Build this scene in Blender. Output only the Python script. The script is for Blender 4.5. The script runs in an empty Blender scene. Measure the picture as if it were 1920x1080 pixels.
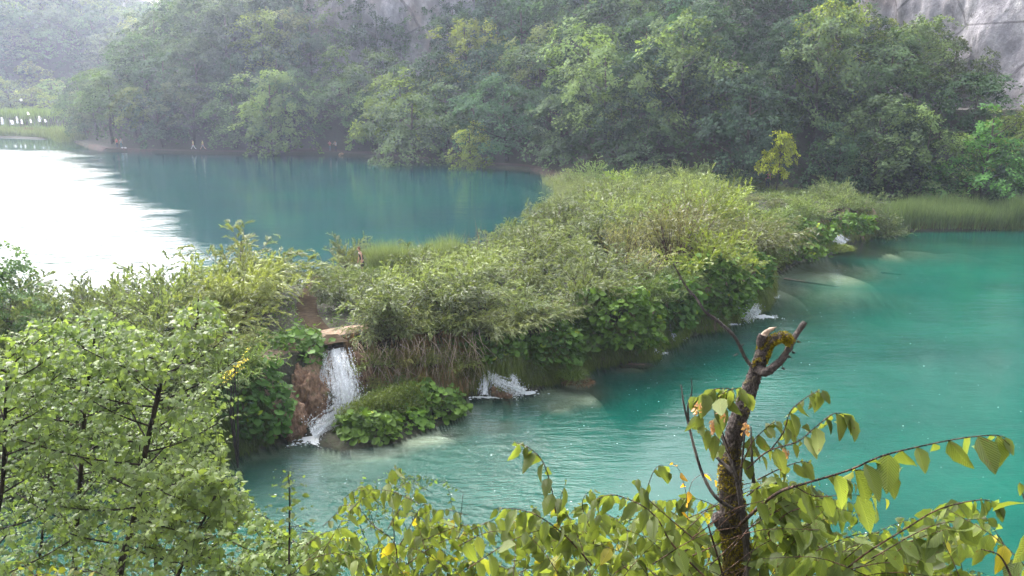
import bpy, math, random
import numpy as np
from mathutils import Vector, Matrix

random.seed(11)
RNG = np.random.default_rng(11)
sc = bpy.context.scene
COL = sc.collection
R = math.radians

# ------------------------------------------------------------------ camera
CAM_Z = 14.0
PITCH = R(14.2)
FPX = 1507.0
cam_d = bpy.data.cameras.new("camera")
cam_d.sensor_width = 36.0
cam_d.lens = 36.0 * FPX / 1920.0
cam_d.clip_start = 0.05
cam_d.clip_end = 2000
cam = bpy.data.objects.new("camera", cam_d)
COL.objects.link(cam)
cam.location = (0, 0, CAM_Z)
cam.rotation_euler = (R(90) - PITCH, 0, 0)
sc.camera = cam

# ------------------------------------------------------------------ sky, sun, exposure
SUN_AZ = R(-30)      # left of the view direction (+Y)
SUN_EL = R(45)
SUN_DIR = Vector((math.sin(SUN_AZ) * math.cos(SUN_EL), math.cos(SUN_AZ) * math.cos(SUN_EL), math.sin(SUN_EL)))
world = bpy.data.worlds.new("World")
sc.world = world
world.use_nodes = True
wn = world.node_tree
wn.nodes.clear()
sky = wn.nodes.new("ShaderNodeTexSky")
sky.sky_type = 'NISHITA'
sky.sun_disc = False
sky.sun_elevation = SUN_EL
sky.sun_rotation = SUN_AZ
sky.air_density = 1.0
sky.dust_density = 6.0
sky.ozone_density = 1.0
hs = wn.nodes.new("ShaderNodeHueSaturation")
hs.inputs['Saturation'].default_value = 0.35
bg = wn.nodes.new("ShaderNodeBackground")
bg.inputs['Strength'].default_value = 0.15
wo = wn.nodes.new("ShaderNodeOutputWorld")
wn.links.new(sky.outputs[0], hs.inputs['Color'])
wn.links.new(hs.outputs[0], bg.inputs['Color'])
wn.links.new(bg.outputs[0], wo.inputs['Surface'])
sun_d = bpy.data.lights.new("sun", 'SUN')
sun_d.energy = 1.3
sun_d.angle = R(50)
sun_d.color = (1.0, 0.96, 0.91)
sun = bpy.data.objects.new("sun", sun_d)
COL.objects.link(sun)
sun.rotation_euler = (-SUN_DIR).to_track_quat('-Z', 'Y').to_euler()
sun.location = (0, 0, 200)
sc.view_settings.view_transform = 'Standard'
sc.view_settings.look = 'None'
sc.view_settings.exposure = 2.1
sc.view_settings.gamma = 1.0
sc.view_settings.use_curve_mapping = False
try:
    cy = sc.cycles
    cy.max_bounces = 6
    cy.diffuse_bounces = 3
    cy.glossy_bounces = 2
    cy.transmission_bounces = 4
    cy.transparent_max_bounces = 12
    cy.volume_bounces = 1
    cy.use_denoising = True
    cy.caustics_reflective = False
    cy.caustics_refractive = False
except Exception:
    pass

# ------------------------------------------------------------------ geometry of the view (to find real places)
CP, SP = math.cos(PITCH), math.sin(PITCH)
def ray(x, y):
    u = (x - 960.0) / FPX; v = (540.0 - y) / FPX
    return np.array([u, CP + v * SP, -SP + v * CP])
def P(x, y, h):
    """place on the level z=h seen at photo pixel x,y"""
    d = ray(x, y); t = (h - CAM_Z) / d[2]
    return np.array([d[0] * t, d[1] * t, h])
def PD(x, y, D):
    """place at distance D along +Y seen at photo pixel x,y"""
    d = ray(x, y); t = D / d[1]
    return np.array([d[0] * t, D, CAM_Z + d[2] * t])
def pix(p):
    p = np.asarray(p, float)
    X, Y, Z = p[..., 0], p[..., 1], p[..., 2] - CAM_Z
    w = np.maximum(Y * CP - Z * SP, 1e-3)
    v = Y * SP + Z * CP
    return 960 + FPX * X / w, 540 - FPX * v / w, w

# ------------------------------------------------------------------ mesh helpers
def npmesh(name, V, F, mat=None, rnd=None, uv=None, smooth=False, vattr=None):
    V = np.asarray(V, np.float32); F = np.asarray(F, np.int32)
    me = bpy.data.meshes.new(name)
    m, k = F.shape
    me.vertices.add(len(V)); me.vertices.foreach_set("co", V.ravel())
    me.loops.add(m * k); me.loops.foreach_set("vertex_index", F.ravel())
    me.polygons.add(m); me.polygons.foreach_set("loop_start", np.arange(0, m * k, k, dtype=np.int32))
    if smooth:
        me.polygons.foreach_set("use_smooth", np.ones(m, bool))
    if uv is not None:
        ul = me.uv_layers.new(name="UVMap")
        ul.data.foreach_set("uv", np.asarray(uv, np.float32)[F.ravel()].ravel())
    me.update(calc_edges=True)
    if rnd is not None:
        a = me.attributes.new("rnd", 'FLOAT', 'FACE')
        a.data.foreach_set("value", np.asarray(rnd, np.float32))
    if vattr:
        for n, arr in vattr.items():
            a = me.attributes.new(n, 'FLOAT', 'POINT')
            a.data.foreach_set("value", np.asarray(arr, np.float32))
    if mat: me.materials.append(mat)
    return me

def link(name, me, parent=None, loc=None, kind=None):
    o = bpy.data.objects.new(name, me)
    COL.objects.link(o)
    if parent is not None: o.parent = parent
    if loc is not None: o.location = loc
    if kind: o["kind"] = kind
    return o

def thing(name, label, cat, loc, group=None):
    o = bpy.data.objects.new(name, None)
    o.empty_display_size = 0.2
    COL.objects.link(o)
    o.location = loc
    o["label"] = label; o["category"] = cat
    if group: o["group"] = group
    return o

def tag(o, label=None, cat=None, group=None, kind=None):
    if label: o["label"] = label
    if cat: o["category"] = cat
    if group: o["group"] = group
    if kind: o["kind"] = kind
    return o

class Geo:
    """collects pieces into one mesh (quads)"""
    def __init__(s): s.V = []; s.F = []; s.n = 0; s.U = []
    def add(s, V, F, U=None):
        V = np.asarray(V, float); F = np.asarray(F, int)
        if F.shape[1] == 3: F = np.concatenate([F, F[:, 2:3]], 1)
        s.V.append(V); s.F.append(F + s.n); s.n += len(V)
        s.U.append(U if U is not None else np.zeros((len(V), 2)))
    def tube(s, pts, rad, seg=6, cap=True, wob=0.0):
        pts = np.asarray(pts, float); n = len(pts)
        rad = np.broadcast_to(np.asarray(rad, float), (n,)).copy()
        T = np.gradient(pts, axis=0); T /= np.linalg.norm(T, axis=1, keepdims=True) + 1e-9
        ref = np.array([0.31, 0.17, 0.93])
        if abs(T[0] @ ref) > .9: ref = np.array([.95, .1, .2])
        A = np.cross(T, ref); A /= np.linalg.norm(A, axis=1, keepdims=True) + 1e-9
        B = np.cross(T, A)
        th = np.linspace(0, 2 * np.pi, seg, endpoint=False)
        rr = rad[:, None] * (1 + wob * RNG.standard_normal((n, seg)))
        V = pts[:, None] + rr[..., None] * (np.cos(th)[None, :, None] * A[:, None] + np.sin(th)[None, :, None] * B[:, None])
        V = V.reshape(-1, 3)
        i = np.arange(n - 1)[:, None] * seg; j = np.arange(seg)[None]; j2 = (j + 1) % seg
        F = np.stack([i + j, i + j2, i + seg + j2, i + seg + j], -1).reshape(-1, 4)
        L = np.concatenate([[0], np.cumsum(np.linalg.norm(np.diff(pts, axis=0), axis=1))])
        U = np.stack([np.tile(th / 6.283, n), np.repeat(L, seg)], -1)
        s.add(V, F, U)
        if cap:
            V2 = np.concatenate([V[-seg:], pts[-1:]]); 
            s.add(V2, np.array([[a, (a + 1) % seg, seg] for a in range(seg)]), np.concatenate([U[-seg:], U[-1:]]))
    def mesh(s, name, mat, smooth=True):
        F = np.concatenate(s.F); V = np.concatenate(s.V)
        # degenerate quads -> handled by separate tris
        tri = F[:, 2] == F[:, 3]
        me = bpy.data.meshes.new(name)
        q = F[~tri]; t = F[tri][:, :3]
        me.vertices.add(len(V)); me.vertices.foreach_set("co", V.astype(np.float32).ravel())
        lv = np.concatenate([q.ravel(), t.ravel()]).astype(np.int32)
        me.loops.add(len(lv)); me.loops.foreach_set("vertex_index", lv)
        ls = np.concatenate([np.arange(len(q)) * 4, len(q) * 4 + np.arange(len(t)) * 3]).astype(np.int32)
        me.polygons.add(len(ls)); me.polygons.foreach_set("loop_start", ls)
        if smooth: me.polygons.foreach_set("use_smooth", np.ones(len(ls), bool))
        ul = me.uv_layers.new(name="UVMap")
        ul.data.foreach_set("uv", np.concatenate(s.U)[lv].astype(np.float32).ravel())
        me.update(calc_edges=True)
        me.materials.append(mat)
        return me

def spline(pts, n):
    """Catmull-Rom through pts, n samples"""
    pts = np.asarray(pts, float)
    if len(pts) == 2: return pts[0] + (pts[1] - pts[0]) * np.linspace(0, 1, n)[:, None]
    Pp = np.concatenate([[2 * pts[0] - pts[1]], pts, [2 * pts[-1] - pts[-2]]])
    out = []
    for t in np.linspace(0, len(pts) - 1 - 1e-6, n):
        i = int(t); f = t - i
        p0, p1, p2, p3 = Pp[i:i + 4]
        out.append(.5 * ((2 * p1) + (-p0 + p2) * f + (2 * p0 - 5 * p1 + 4 * p2 - p3) * f * f + (-p0 + 3 * p1 - 3 * p2 + p3) * f ** 3))
    return np.array(out)

def unit(v):
    v = np.asarray(v, float)
    return v / (np.linalg.norm(v, axis=-1, keepdims=True) + 1e-9)

# value noise in numpy
_tab = RNG.random((64, 64, 64))
def noise3(p, scale=1.0, octv=3):
    p = np.asarray(p, float) * scale
    out = 0; amp = 1; tot = 0
    for _ in range(octv):
        i = np.floor(p).astype(int); f = p - i; f = f * f * (3 - 2 * f)
        v = 0
        for dx in (0, 1):
            for dy in (0, 1):
                for dz in (0, 1):
                    w = (f[..., 0] if dx else 1 - f[..., 0]) * (f[..., 1] if dy else 1 - f[..., 1]) * (f[..., 2] if dz else 1 - f[..., 2])
                    v = v + w * _tab[(i[..., 0] + dx) % 64, (i[..., 1] + dy) % 64, (i[..., 2] + dz) % 64]
        out = out + amp * (v - .5); tot += amp
        amp *= .5; p = p * 2.03 + 7.1
    return out / tot * 2

# ------------------------------------------------------------------ materials
class MT:
    def __init__(s, name):
        s.m = bpy.data.materials.new(name); s.m.use_nodes = True
        s.nt = s.m.node_tree; s.nt.nodes.clear()
        s.out = s.nt.nodes.new("ShaderNodeOutputMaterial")
    def n(s, typ, props=None, **inp):
        nd = s.nt.nodes.new("ShaderNode" + typ)
        for k, v in (props or {}).items(): setattr(nd, k, v)
        for k, v in inp.items():
            key = k.replace('_', ' ')
            if k.startswith('i') and k[1:].isdigit(): sock = nd.inputs[int(k[1:])]
            else: sock = nd.inputs[key]
            if isinstance(v, bpy.types.NodeSocket): s.nt.links.new(v, sock)
            else: sock.default_value = v
        return nd
    def mixc(s, f, a, b, mode='MIX'):
        nd = s.n("Mix", dict(data_type='RGBA', blend_type=mode))
        for i, v in ((0, f), (6, a), (7, b)):
            if isinstance(v, bpy.types.NodeSocket): s.nt.links.new(v, nd.inputs[i])
            else: nd.inputs[i].default_value = v if i == 0 else tuple(v) + ((1,) if len(v) == 3 else ())
        return nd.outputs[2]
    def math(s, op, a, b=0.0, c=0.0, clamp=False):
        nd = s.n("Math", dict(operation=op, use_clamp=clamp))
        for i, v in enumerate((a, b, c)):
            if isinstance(v, bpy.types.NodeSocket): s.nt.links.new(v, nd.inputs[i])
            else: nd.inputs[i].default_value = v
        return nd.outputs[0]
    def ramp(s, f, stops, interp='LINEAR'):
        nd = s.n("ValToRGB"); nd.color_ramp.interpolation = interp
        el = nd.color_ramp.elements
        while len(el) < len(stops): el.new(.5)
        for e, (p, c) in zip(el, stops):
            e.position = p; e.color = tuple(c) + (1,) if len(c) == 3 else c
        s.nt.links.new(f, nd.inputs[0])
        return nd.outputs[0]
    def noise(s, scale, detail=3, vec=None, rough=.55):
        nd = s.n("TexNoise", Scale=scale, Detail=detail, Roughness=rough)
        if vec is not None: s.nt.links.new(vec, nd.inputs['Vector'])
        return nd.outputs['Fac']
    def mapping(s, vec, scale=(1, 1, 1)):
        nd = s.n("Mapping"); nd.inputs['Scale'].default_value = scale
        s.nt.links.new(vec, nd.inputs['Vector'])
        return nd.outputs[0]
    def pos(s): return s.n("NewGeometry").outputs['Position']
    def fin(s, shader): s.nt.links.new(shader, s.out.inputs['Surface']); return s.m

def leaf_material(name, tint, spread=0.35, yellow=0.0, trans=0.35, gloss=0.05, veins=False, rough=.45):
    """tint multiplied by the object's own colour; per-leaf variation from the face attribute and the object's random"""
    t = MT(name)
    oi = t.n("ObjectInfo")
    at = t.n("Attribute", dict(attribute_name="rnd", attribute_type='GEOMETRY')).outputs['Fac']
    r = t.math('FRACT', t.math('ADD', at, t.math('MULTIPLY', oi.outputs['Random'], 3.7)))
    dark = tuple(c * (1 - spread) for c in tint)
    lite = tuple(c * (1 + spread) for c in tint)
    lite = (lite[0] * 1.04, lite[1], lite[2] * .9)
    c = t.ramp(r, [(0, dark), (.5, tint), (.985 - yellow, lite)] + ([(1.0, (tint[0] * 3.2, tint[1] * 2.0, tint[2] * .8))] if yellow > 0 else [(1.0, lite)]))
    c = t.mixc(1.0, c, oi.outputs['Color'], 'MULTIPLY')
    if veins:
        uv = t.n("UVMap").outputs[0]
        sep = t.n("SeparateXYZ", Vector=uv)
        au = t.math('ABSOLUTE', t.math('SUBTRACT', sep.outputs[0], .5))
        ph = t.math('SUBTRACT', t.math('MULTIPLY', sep.outputs[1], 13.0), t.math('MULTIPLY', au, 9.0))
        w = t.math('SINE', t.math('MULTIPLY', ph, 6.283))
        w2 = t.math('POWER', t.math('MAXIMUM', w, 0.0), 4.0)
        mid = t.math('LESS_THAN', au, .022)
        v = t.math('MAXIMUM', t.math('MULTIPLY', w2, .55), mid)
        c = t.mixc(t.math('MULTIPLY', v, .45), c, t.mixc(1.0, c, (1.7, 1.55, 1.5), 'MULTIPLY'))
        n1 = t.noise(6.0, 3, uv)
        c = t.mixc(t.math('MULTIPLY', n1, .35), c, t.mixc(1.0, c, (.55, .62, .6), 'MULTIPLY'))
        sp_ = t.noise(9.0, 2, t.mixc(.5, uv, oi.outputs['Location']))
        c = t.mixc(t.math('MULTIPLY', t.math('SUBTRACT', sp_, .66), 12.0, clamp=True), c, (.16, .09, .03))
        bmp = t.n("Bump", Strength=.6, Distance=.004, Height=w)
        nrm = bmp.outputs[0]
        pr = t.n("BsdfPrincipled", Base_Color=c, Roughness=rough, Normal=nrm)
    else:
        pr = t.n("BsdfPrincipled", Base_Color=c, Roughness=rough)
    pr.inputs['Specular IOR Level'].default_value = gloss * 5
    tc = t.mixc(1.0, c, (1.3, 1.3, .6), 'MULTIPLY')
    tr = t.n("BsdfTranslucent", Color=tc)
    mx = t.n("MixShader", i0=trans, i1=pr.outputs[0], i2=tr.outputs[0])
    return t.fin(mx.outputs[0])

M = {}
M['leaf_tree'] = leaf_material('broadleaf_foliage', (.098, .150, .072), .58, trans=.36, gloss=.02, rough=.7)
M['leaf_willow'] = leaf_material('willow_foliage', (.180, .218, .110), .45, trans=.35, gloss=.08)
M['leaf_butterbur'] = leaf_material('butterbur_leaf', (.105, .180, .042), .42, yellow=.01, trans=.30, gloss=.03, rough=.6)
M['leaf_maple'] = leaf_material('maple_leaf', (.200, .255, .105), .32, trans=.48, gloss=.10)
M['leaf_hornbeam'] = leaf_material('hornbeam_leaf', (.172, .212, .060), .42, yellow=.02, trans=.42, gloss=.09, veins=True)
M['grass'] = leaf_material('grass_blades', (.120, .155, .050), .35, trans=.3)
M['reed'] = leaf_material('reed_blades', (.150, .185, .085), .30, trans=.3)
M['dry'] = leaf_material('dry_stalks', (.200, .140, .080), .45, trans=.2)
M['hop'] = leaf_material('seed_bracts', (.52, .30, .17), .25, trans=.4)

def bark(name, c1, c2, moss=0.0, scale=1.0):
    t = MT(name)
    tc = t.n("TexCoord").outputs['Object']
    mp = t.mapping(tc, (scale * 1.0, scale * 1.0, scale * .28))
    n = t.noise(38, 5, mp, .65)
    n2 = t.noise(5, 3, tc)
    c = t.ramp(n, [(.3, c1), (.62, c2)])
    c = t.mixc(t.math('MULTIPLY', n2, .5), c, tuple(x * .5 for x in c1))
    if moss > 0:
        mn = t.noise(7.0, 4, tc, .6)
        f = t.math('MULTIPLY', t.math('SUBTRACT', mn, .62 - moss * .2), 14.0, clamp=True)
        mc = t.ramp(t.noise(60, 2, tc), [(.3, (.16, .12, .015)), (.7, (.36, .28, .03))])
        c = t.mixc(f, c, mc)
    vo = t.n("TexVoronoi", dict(feature='DISTANCE_TO_EDGE'), Scale=16.0 * scale, Vector=t.mixc(.08, mp, t.n("TexNoise", Scale=30.0, Detail=3.0).outputs['Color']))
    ck = t.math('MULTIPLY', vo.outputs['Distance'], 6.0, clamp=True)
    c = t.mixc(t.math('SUBTRACT', 1.0, ck), c, tuple(x * .35 for x in c1))
    b = t.n("Bump", Strength=1.0, Distance=.03, Height=t.math('ADD', n, ck))
    p = t.n("BsdfPrincipled", Base_Color=c, Roughness=.9, Normal=b.outputs[0])
    return t.fin(p.outputs[0])
M['bark'] = bark('grey_bark', (.06, .045, .035), (.16, .125, .10), scale=.3)
M['bark_old'] = bark('old_flaking_bark', (.075, .053, .048), (.31, .24, .21), moss=.32, scale=2.6)
M['bark_twig'] = bark('young_twig_bark', (.075, .035, .02), (.17, .085, .05))
M['bark_dark'] = bark('dark_sapling_bark', (.025, .018, .014), (.07, .05, .035), scale=.8)
M['bark_grey'] = bark('grey_twig_bark', (.20, .155, .145), (.42, .35, .33), scale=.8)

def simple(name, col, rough=.8, nscale=8, var=.3, bump=.0, dist=.02, spec=.3):
    t = MT(name)
    tc = t.n("TexCoord").outputs['Object']
    n = t.noise(nscale, 4, tc)
    c = t.ramp(n, [(.3, tuple(x * (1 - var) for x in col)), (.7, tuple(min(1, x * (1 + var)) for x in col))])
    kw = dict(Base_Color=c, Roughness=rough)
    if bump: kw['Normal'] = t.n("Bump", Strength=bump, Distance=dist, Height=n).outputs[0]
    p = t.n("BsdfPrincipled", **kw); p.inputs['Specular IOR Level'].default_value = spec
    return t.fin(p.outputs[0])
M['moss'] = simple('golden_moss', (.30, .235, .025), .95, 40, .5, .8, .02, .1)
M['deadwood'] = simple('broken_wood', (.36, .26, .19), .8, 30, .3, .5)
M['skin'] = simple('skin', (.58, .34, .25), .6, 20, .08)

def travertine():
    t = MT('travertine')
    ps = t.pos()
    n = t.noise(1.6, 6, ps, .62)
    n2 = t.noise(9, 5, t.mapping(ps, (1, 1, .35)), .65)
    n3 = t.noise(.7, 3, ps)
    c = t.ramp(n2, [(.28, (.13, .08, .05)), (.5, (.36, .235, .15)), (.72, (.54, .39, .26))])
    g = t.mixc(t.math('MULTIPLY', t.math('SUBTRACT', n, .48), 6.0, clamp=True), c, (.075, .08, .03))
    g = t.mixc(t.math('MULTIPLY', t.math('SUBTRACT', n3, .52), 5.0, clamp=True), g, (.10, .06, .04))
    b = t.n("Bump", Strength=1.0, Distance=.12, Height=n2)
    p = t.n("BsdfPrincipled", Base_Color=g, Roughness=.75, Normal=b.outputs[0])
    return t.fin(p.outputs[0])
M['travertine'] = travertine()

def cliffmat():
    t = MT('limestone_cliff')
    ps = t.pos()
    st = t.mapping(ps, (1, 1, .33))
    n = t.noise(.30, 9, st, .70)
    n2 = t.noise(1.1, 6, ps, .65)
    n3 = t.noise(.09, 3, ps)
    c = t.ramp(n, [(.34, (.40, .38, .40)), (.5, (.72, .69, .72)), (.62, (.88, .85, .86))])
    c = t.mixc(t.math('MULTIPLY', t.math('SUBTRACT', n3, .5), 4.0, clamp=True), c, (.46, .33, .25))
    vo = t.n("TexVoronoi", dict(feature='DISTANCE_TO_EDGE'), Scale=.16, Vector=t.mixc(.35, t.mapping(ps, (1, 1, 1.6)), t.n("TexNoise", Scale=.5, Detail=3).outputs['Color']))
    crack = t.math('LESS_THAN', vo.outputs['Distance'], .02)
    c = t.mixc(t.math('MULTIPLY', crack, .55), c, (.10, .09, .085))
    c = t.mixc(t.math('MULTIPLY', t.math('SUBTRACT', n2, .60), 6.0, clamp=True), c, (.10, .115, .06))
    n4 = t.noise(.75, 8, t.mapping(ps, (1, 1, .8)), .78)
    c = t.mixc(t.math('MULTIPLY', t.math('SUBTRACT', n4, .47), 5.0, clamp=True), t.mixc(1.0, c, (.58, .57, .60), 'MULTIPLY'), c)
    b = t.n("Bump", Strength=1.0, Distance=1.2, Height=n4)
    p = t.n("BsdfPrincipled", Base_Color=c, Roughness=.9, Normal=b.outputs[0])
    return t.fin(p.outputs[0])
M['cliff'] = cliffmat()

def groundmat():
    t = MT('forest_floor_and_lake_bed')
    ps = t.pos()
    n = t.noise(.8, 6, ps, .6); n2 = t.noise(4, 5, ps, .6)
    under = t.n("Attribute", dict(attribute_name="bed", attribute_type='GEOMETRY')).outputs['Fac']
    rocky = t.n("Attribute", dict(attribute_name="rocky", attribute_type='GEOMETRY')).outputs['Fac']
    soil = t.ramp(n2, [(.3, (.022, .024, .013)), (.5, (.042, .038, .022)), (.7, (.032, .050, .016))])
    bed = t.ramp(n, [(.3, (.36, .32, .22)), (.5, (.62, .55, .40)), (.7, (.80, .72, .56))])
    rock = t.ramp(n, [(.3, (.22, .19, .17)), (.7, (.48, .44, .41))])
    c = t.mixc(under, soil, bed)
    c = t.mixc(rocky, c, rock)
    b = t.n("Bump", Strength=.8, Distance=.15, Height=n2)
    p = t.n("BsdfPrincipled", Base_Color=c, Roughness=.95, Normal=b.outputs[0])
    return t.fin(p.outputs[0])
M['ground'] = groundmat()
M['wet'] = simple('wet_travertine_channel', (.050, .038, .026), .95, 4, .4, .5, .03, .0)
M['path'] = simple('gravel_path', (.075, .05, .04), .95, 3, .3, .5, .05)

def watermat(name, c_lo, c_hi, k, ripple_far, ripple_near, rough, dirn, calm):
    t = MT(name)
    ps = t.pos()
    d = t.n("Attribute", dict(attribute_name="depth", attribute_type='GEOMETRY')).outputs['Fac']
    rp = t.n("Attribute", dict(attribute_name="ripple", attribute_type='GEOMETRY')).outputs['Fac']
    op = t.math('SUBTRACT', 1.0, t.math('EXPONENT', t.math('MULTIPLY', d, -k)))
    op = t.math('MULTIPLY', op, 1.0, clamp=True)
    nz = t.noise(.075, 4, t.mapping(ps, (1, 1.6, 1)), .55)
    col = t.ramp(nz, [(.34, c_lo), (.66, c_hi)])
    # long crests lie across the view, short wavelets on top
    a = t.noise(ripple_near, 3, t.mapping(ps, (.42, 1.5, 1)), .6)
    b2 = t.noise(ripple_far, 4, t.mapping(ps, (.6, 1.2, 1)), .65)
    h = t.math('ADD', a, t.math('MULTIPLY', b2, .35))
    st = t.math('MULTIPLY', rp, 1.0, clamp=True)
    bp = t.n("Bump", Distance=dirn, Height=h); t.nt.links.new(st, bp.inputs['Strength'])
    fr = t.n("Fresnel", IOR=1.33, Normal=bp.outputs[0])
    rgh = t.math('ADD', calm, t.math('MULTIPLY', st, rough))
    gl = t.n("BsdfGlossy", Color=(1, 1, 1, 1), Normal=bp.outputs[0]); t.nt.links.new(rgh, gl.inputs['Roughness'])
    df = t.n("BsdfDiffuse", Color=col)
    tr = t.n("BsdfTransparent", Color=(.82, .97, .92, 1))
    m1 = t.n("MixShader", i0=op, i1=tr.outputs[0], i2=df.outputs[0])
    m2 = t.n("MixShader", i0=fr.outputs[0], i1=m1.outputs[0], i2=gl.outputs[0])
    return t.fin(m2.outputs[0])
M['water_low'] = watermat('lower_lake_water', (.002, .046, .036), (.003, .084, .058), .70, 5.0, .95, .02, .42, .02)
M['water_up'] = watermat('upper_lake_water', (.001, .028, .036), (.002, .048, .044), 1.1, 2.6, .8, .07, .34, .035)

def foammat(name, dens, scale, stretch=(1, 1, 1)):
    t = MT(name)
    tc = t.pos()
    n = t.noise(scale, 5, t.mapping(tc, stretch), .7)
    at = t.n("Attribute", dict(attribute_name="edge", attribute_type='GEOMETRY')).outputs['Fac']
    f = t.math('MULTIPLY', t.math('SUBTRACT', t.math('ADD', n, t.math('MULTIPLY', at, .5)), dens), 4.2, clamp=True)
    p = t.n("BsdfPrincipled", Base_Color=(.86, .88, .90, 1), Roughness=.4)
    tl = t.n("BsdfTranslucent", Color=(.85, .88, .92, 1))
    m0 = t.n("MixShader", i0=.3, i1=p.outputs[0], i2=tl.outputs[0])
    tr = t.n("BsdfTransparent")
    m = t.n("MixShader", i0=f, i1=tr.outputs[0], i2=m0.outputs[0])
    return t.fin(m.outputs[0])
M['fall'] = foammat('falling_white_water', .60, 14, (1, 1, .22))
M['foam'] = foammat('foam_on_water', .72, 5)
M['speck'] = simple('foam_flecks', (.85, .88, .88), .5, 5, .03)

# ================================================================== TERRAIN
def pl(pts, h): return np.array([P(x, y, h)[:2] for x, y in pts])
H_UP, H_LO = 3.0, 0.0
far_shore = [(-420, 259), (0, 258), (128, 262), (165, 276), (200, 283), (360, 288), (500, 290), (640, 291), (800, 303), (900, 312), (1000, 320), (1045, 335)]
near_up = [(1052, 350), (1048, 385), (1010, 428), (940, 460), (870, 488), (790, 505), (700, 514), (600, 526), (500, 542), (400, 556), (250, 580), (100, 605), (-200, 640), (-900, 660)]
POLY_UP = pl(far_shore + near_up, H_UP)
front = [(1450, 520), (1442, 560), (1425, 582), (1390, 604), (1290, 634), (1240, 660), (1215, 676), (1110, 692), (1050, 714), (1000, 735), (940, 748), (872, 745)]
isl = [(868, 770), (820, 800), (740, 830), (640, 846), (600, 836), (588, 822)]
front_l = [(555, 822), (500, 838), (430, 862), (340, 888), (200, 905), (0, 940), (-400, 1010)]
far_lo = [(2500, 432), (1920, 431), (1760, 433), (1680, 434), (1625, 442), (1602, 458), (1568, 476), (1500, 492)]
POLY_LO = np.concatenate([pl(far_lo + front + isl + front_l, H_LO), np.array([(-24, 22), (-14, 18.6), (0, 19.4), (14, 18.5), (40, 19), (100, 22)])])
# plateau of the travertine barrier: its front edge follows the wall foot
wall_px = [(1640, 440), (1602, 452), (1560, 468), (1500, 484), (1452, 510), (1440, 556), (1425, 578), (1390, 600), (1290, 630), (1240, 656), (1212, 672), (1110, 688), (1050, 708), (1000, 728), (940, 738), (872, 738), (800, 744), (720, 754), (660, 762), (640, 770), (600, 790), (556, 812), (500, 828), (430, 852), (340, 878), (200, 895), (0, 930), (-400, 1000)]
WALL = pl(wall_px, H_LO)
POLY_PLAT = np.concatenate([WALL, np.array([(-60, 24.0), (-60, 42)]), pl(near_up[::-1], H_UP), pl([(1045, 335), (1200, 342), (1400, 352), (1560, 372), (1640, 400)], H_UP)])
# foot of the wooded hill, closed far behind
foot = [(1045, 335), (1150, 340), (1300, 352), (1500, 366)]
HILL_FOOT = np.concatenate([np.array([(-250, 420), (-172, 300), (-131, 240), (-101, 200)]), pl(far_shore[2:], H_UP), pl(foot[1:], H_UP), pl([(1620, 392), (1760, 402), (1950, 404), (2300, 402), (2900, 400)], 0.5)])
POLY_HILL = np.concatenate([HILL_FOOT, np.array([(230, 500), (-250, 500)])])
POLY_HILL2 = np.array([(-420, 200), (-230, 218), (-165, 236), (-125, 262), (-115, 330), (-120, 520), (-420, 520)])

def sdf(poly, X, Y):
    """signed distance, positive inside"""
    X = np.asarray(X, float); Y = np.asarray(Y, float)
    dm = np.full(X.shape, 1e18); ins = np.zeros(X.shape, bool)
    n = len(poly)
    for i in range(n):
        ax, ay = poly[i]; bx, by = poly[(i + 1) % n]
        ex, ey = bx - ax, by - ay
        t = np.clip(((X - ax) * ex + (Y - ay) * ey) / (ex * ex + ey * ey + 1e-12), 0, 1)
        dm = np.minimum(dm, (X - ax - t * ex) ** 2 + (Y - ay - t * ey) ** 2)
        c = ((ay > Y) != (by > Y)) & (X < (bx - ax) * (Y - ay) / (by - ay + 1e-12) + ax)
        ins ^= c
    d = np.sqrt(dm)
    return np.where(ins, d, -d)

def sstep(a, b, x):
    t = np.clip((x - a) / (b - a), 0, 1); return t * t * (3 - 2 * t)

# pale travertine shelves that show through the water: pixel, level of photo, size across / along view, depth of crest
def gm(x, y, h, sx, sy, amp, rot=0): 
    p = P(x, y, h); return (p[0], p[1], sx, sy, amp, rot)
SHELVES = [gm(1085, 738, 0, 1.7, 1.9, .975, .5), (gm(1050, 762, 0, 1.1, .9, .90, .5)), gm(1185, 690, 0, 1.0, .7, .95, .2), gm(800, 822, 0, 2.0, .8, .92, .35), gm(720, 850, 0, 1.4, .5, .75, .3),
           gm(930, 802, 0, 1.3, .9, .72), gm(985, 838, 0, .9, .7, .60), gm(530, 850, 0, 1.6, .7, .45), gm(1490, 500, 0, 2.2, 1.8, .86, .6), gm(1560, 512, 0, 5.0, 4.5, .91, .5),
           gm(1640, 470, 0, 5.0, 4.5, .88, .3), gm(1470, 545, 0, 2.2, 2.2, .80), gm(1760, 452, 0, 9, 3.0, .62), gm(1600, 560, 0, 4.5, 3.0, .55)]

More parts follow.
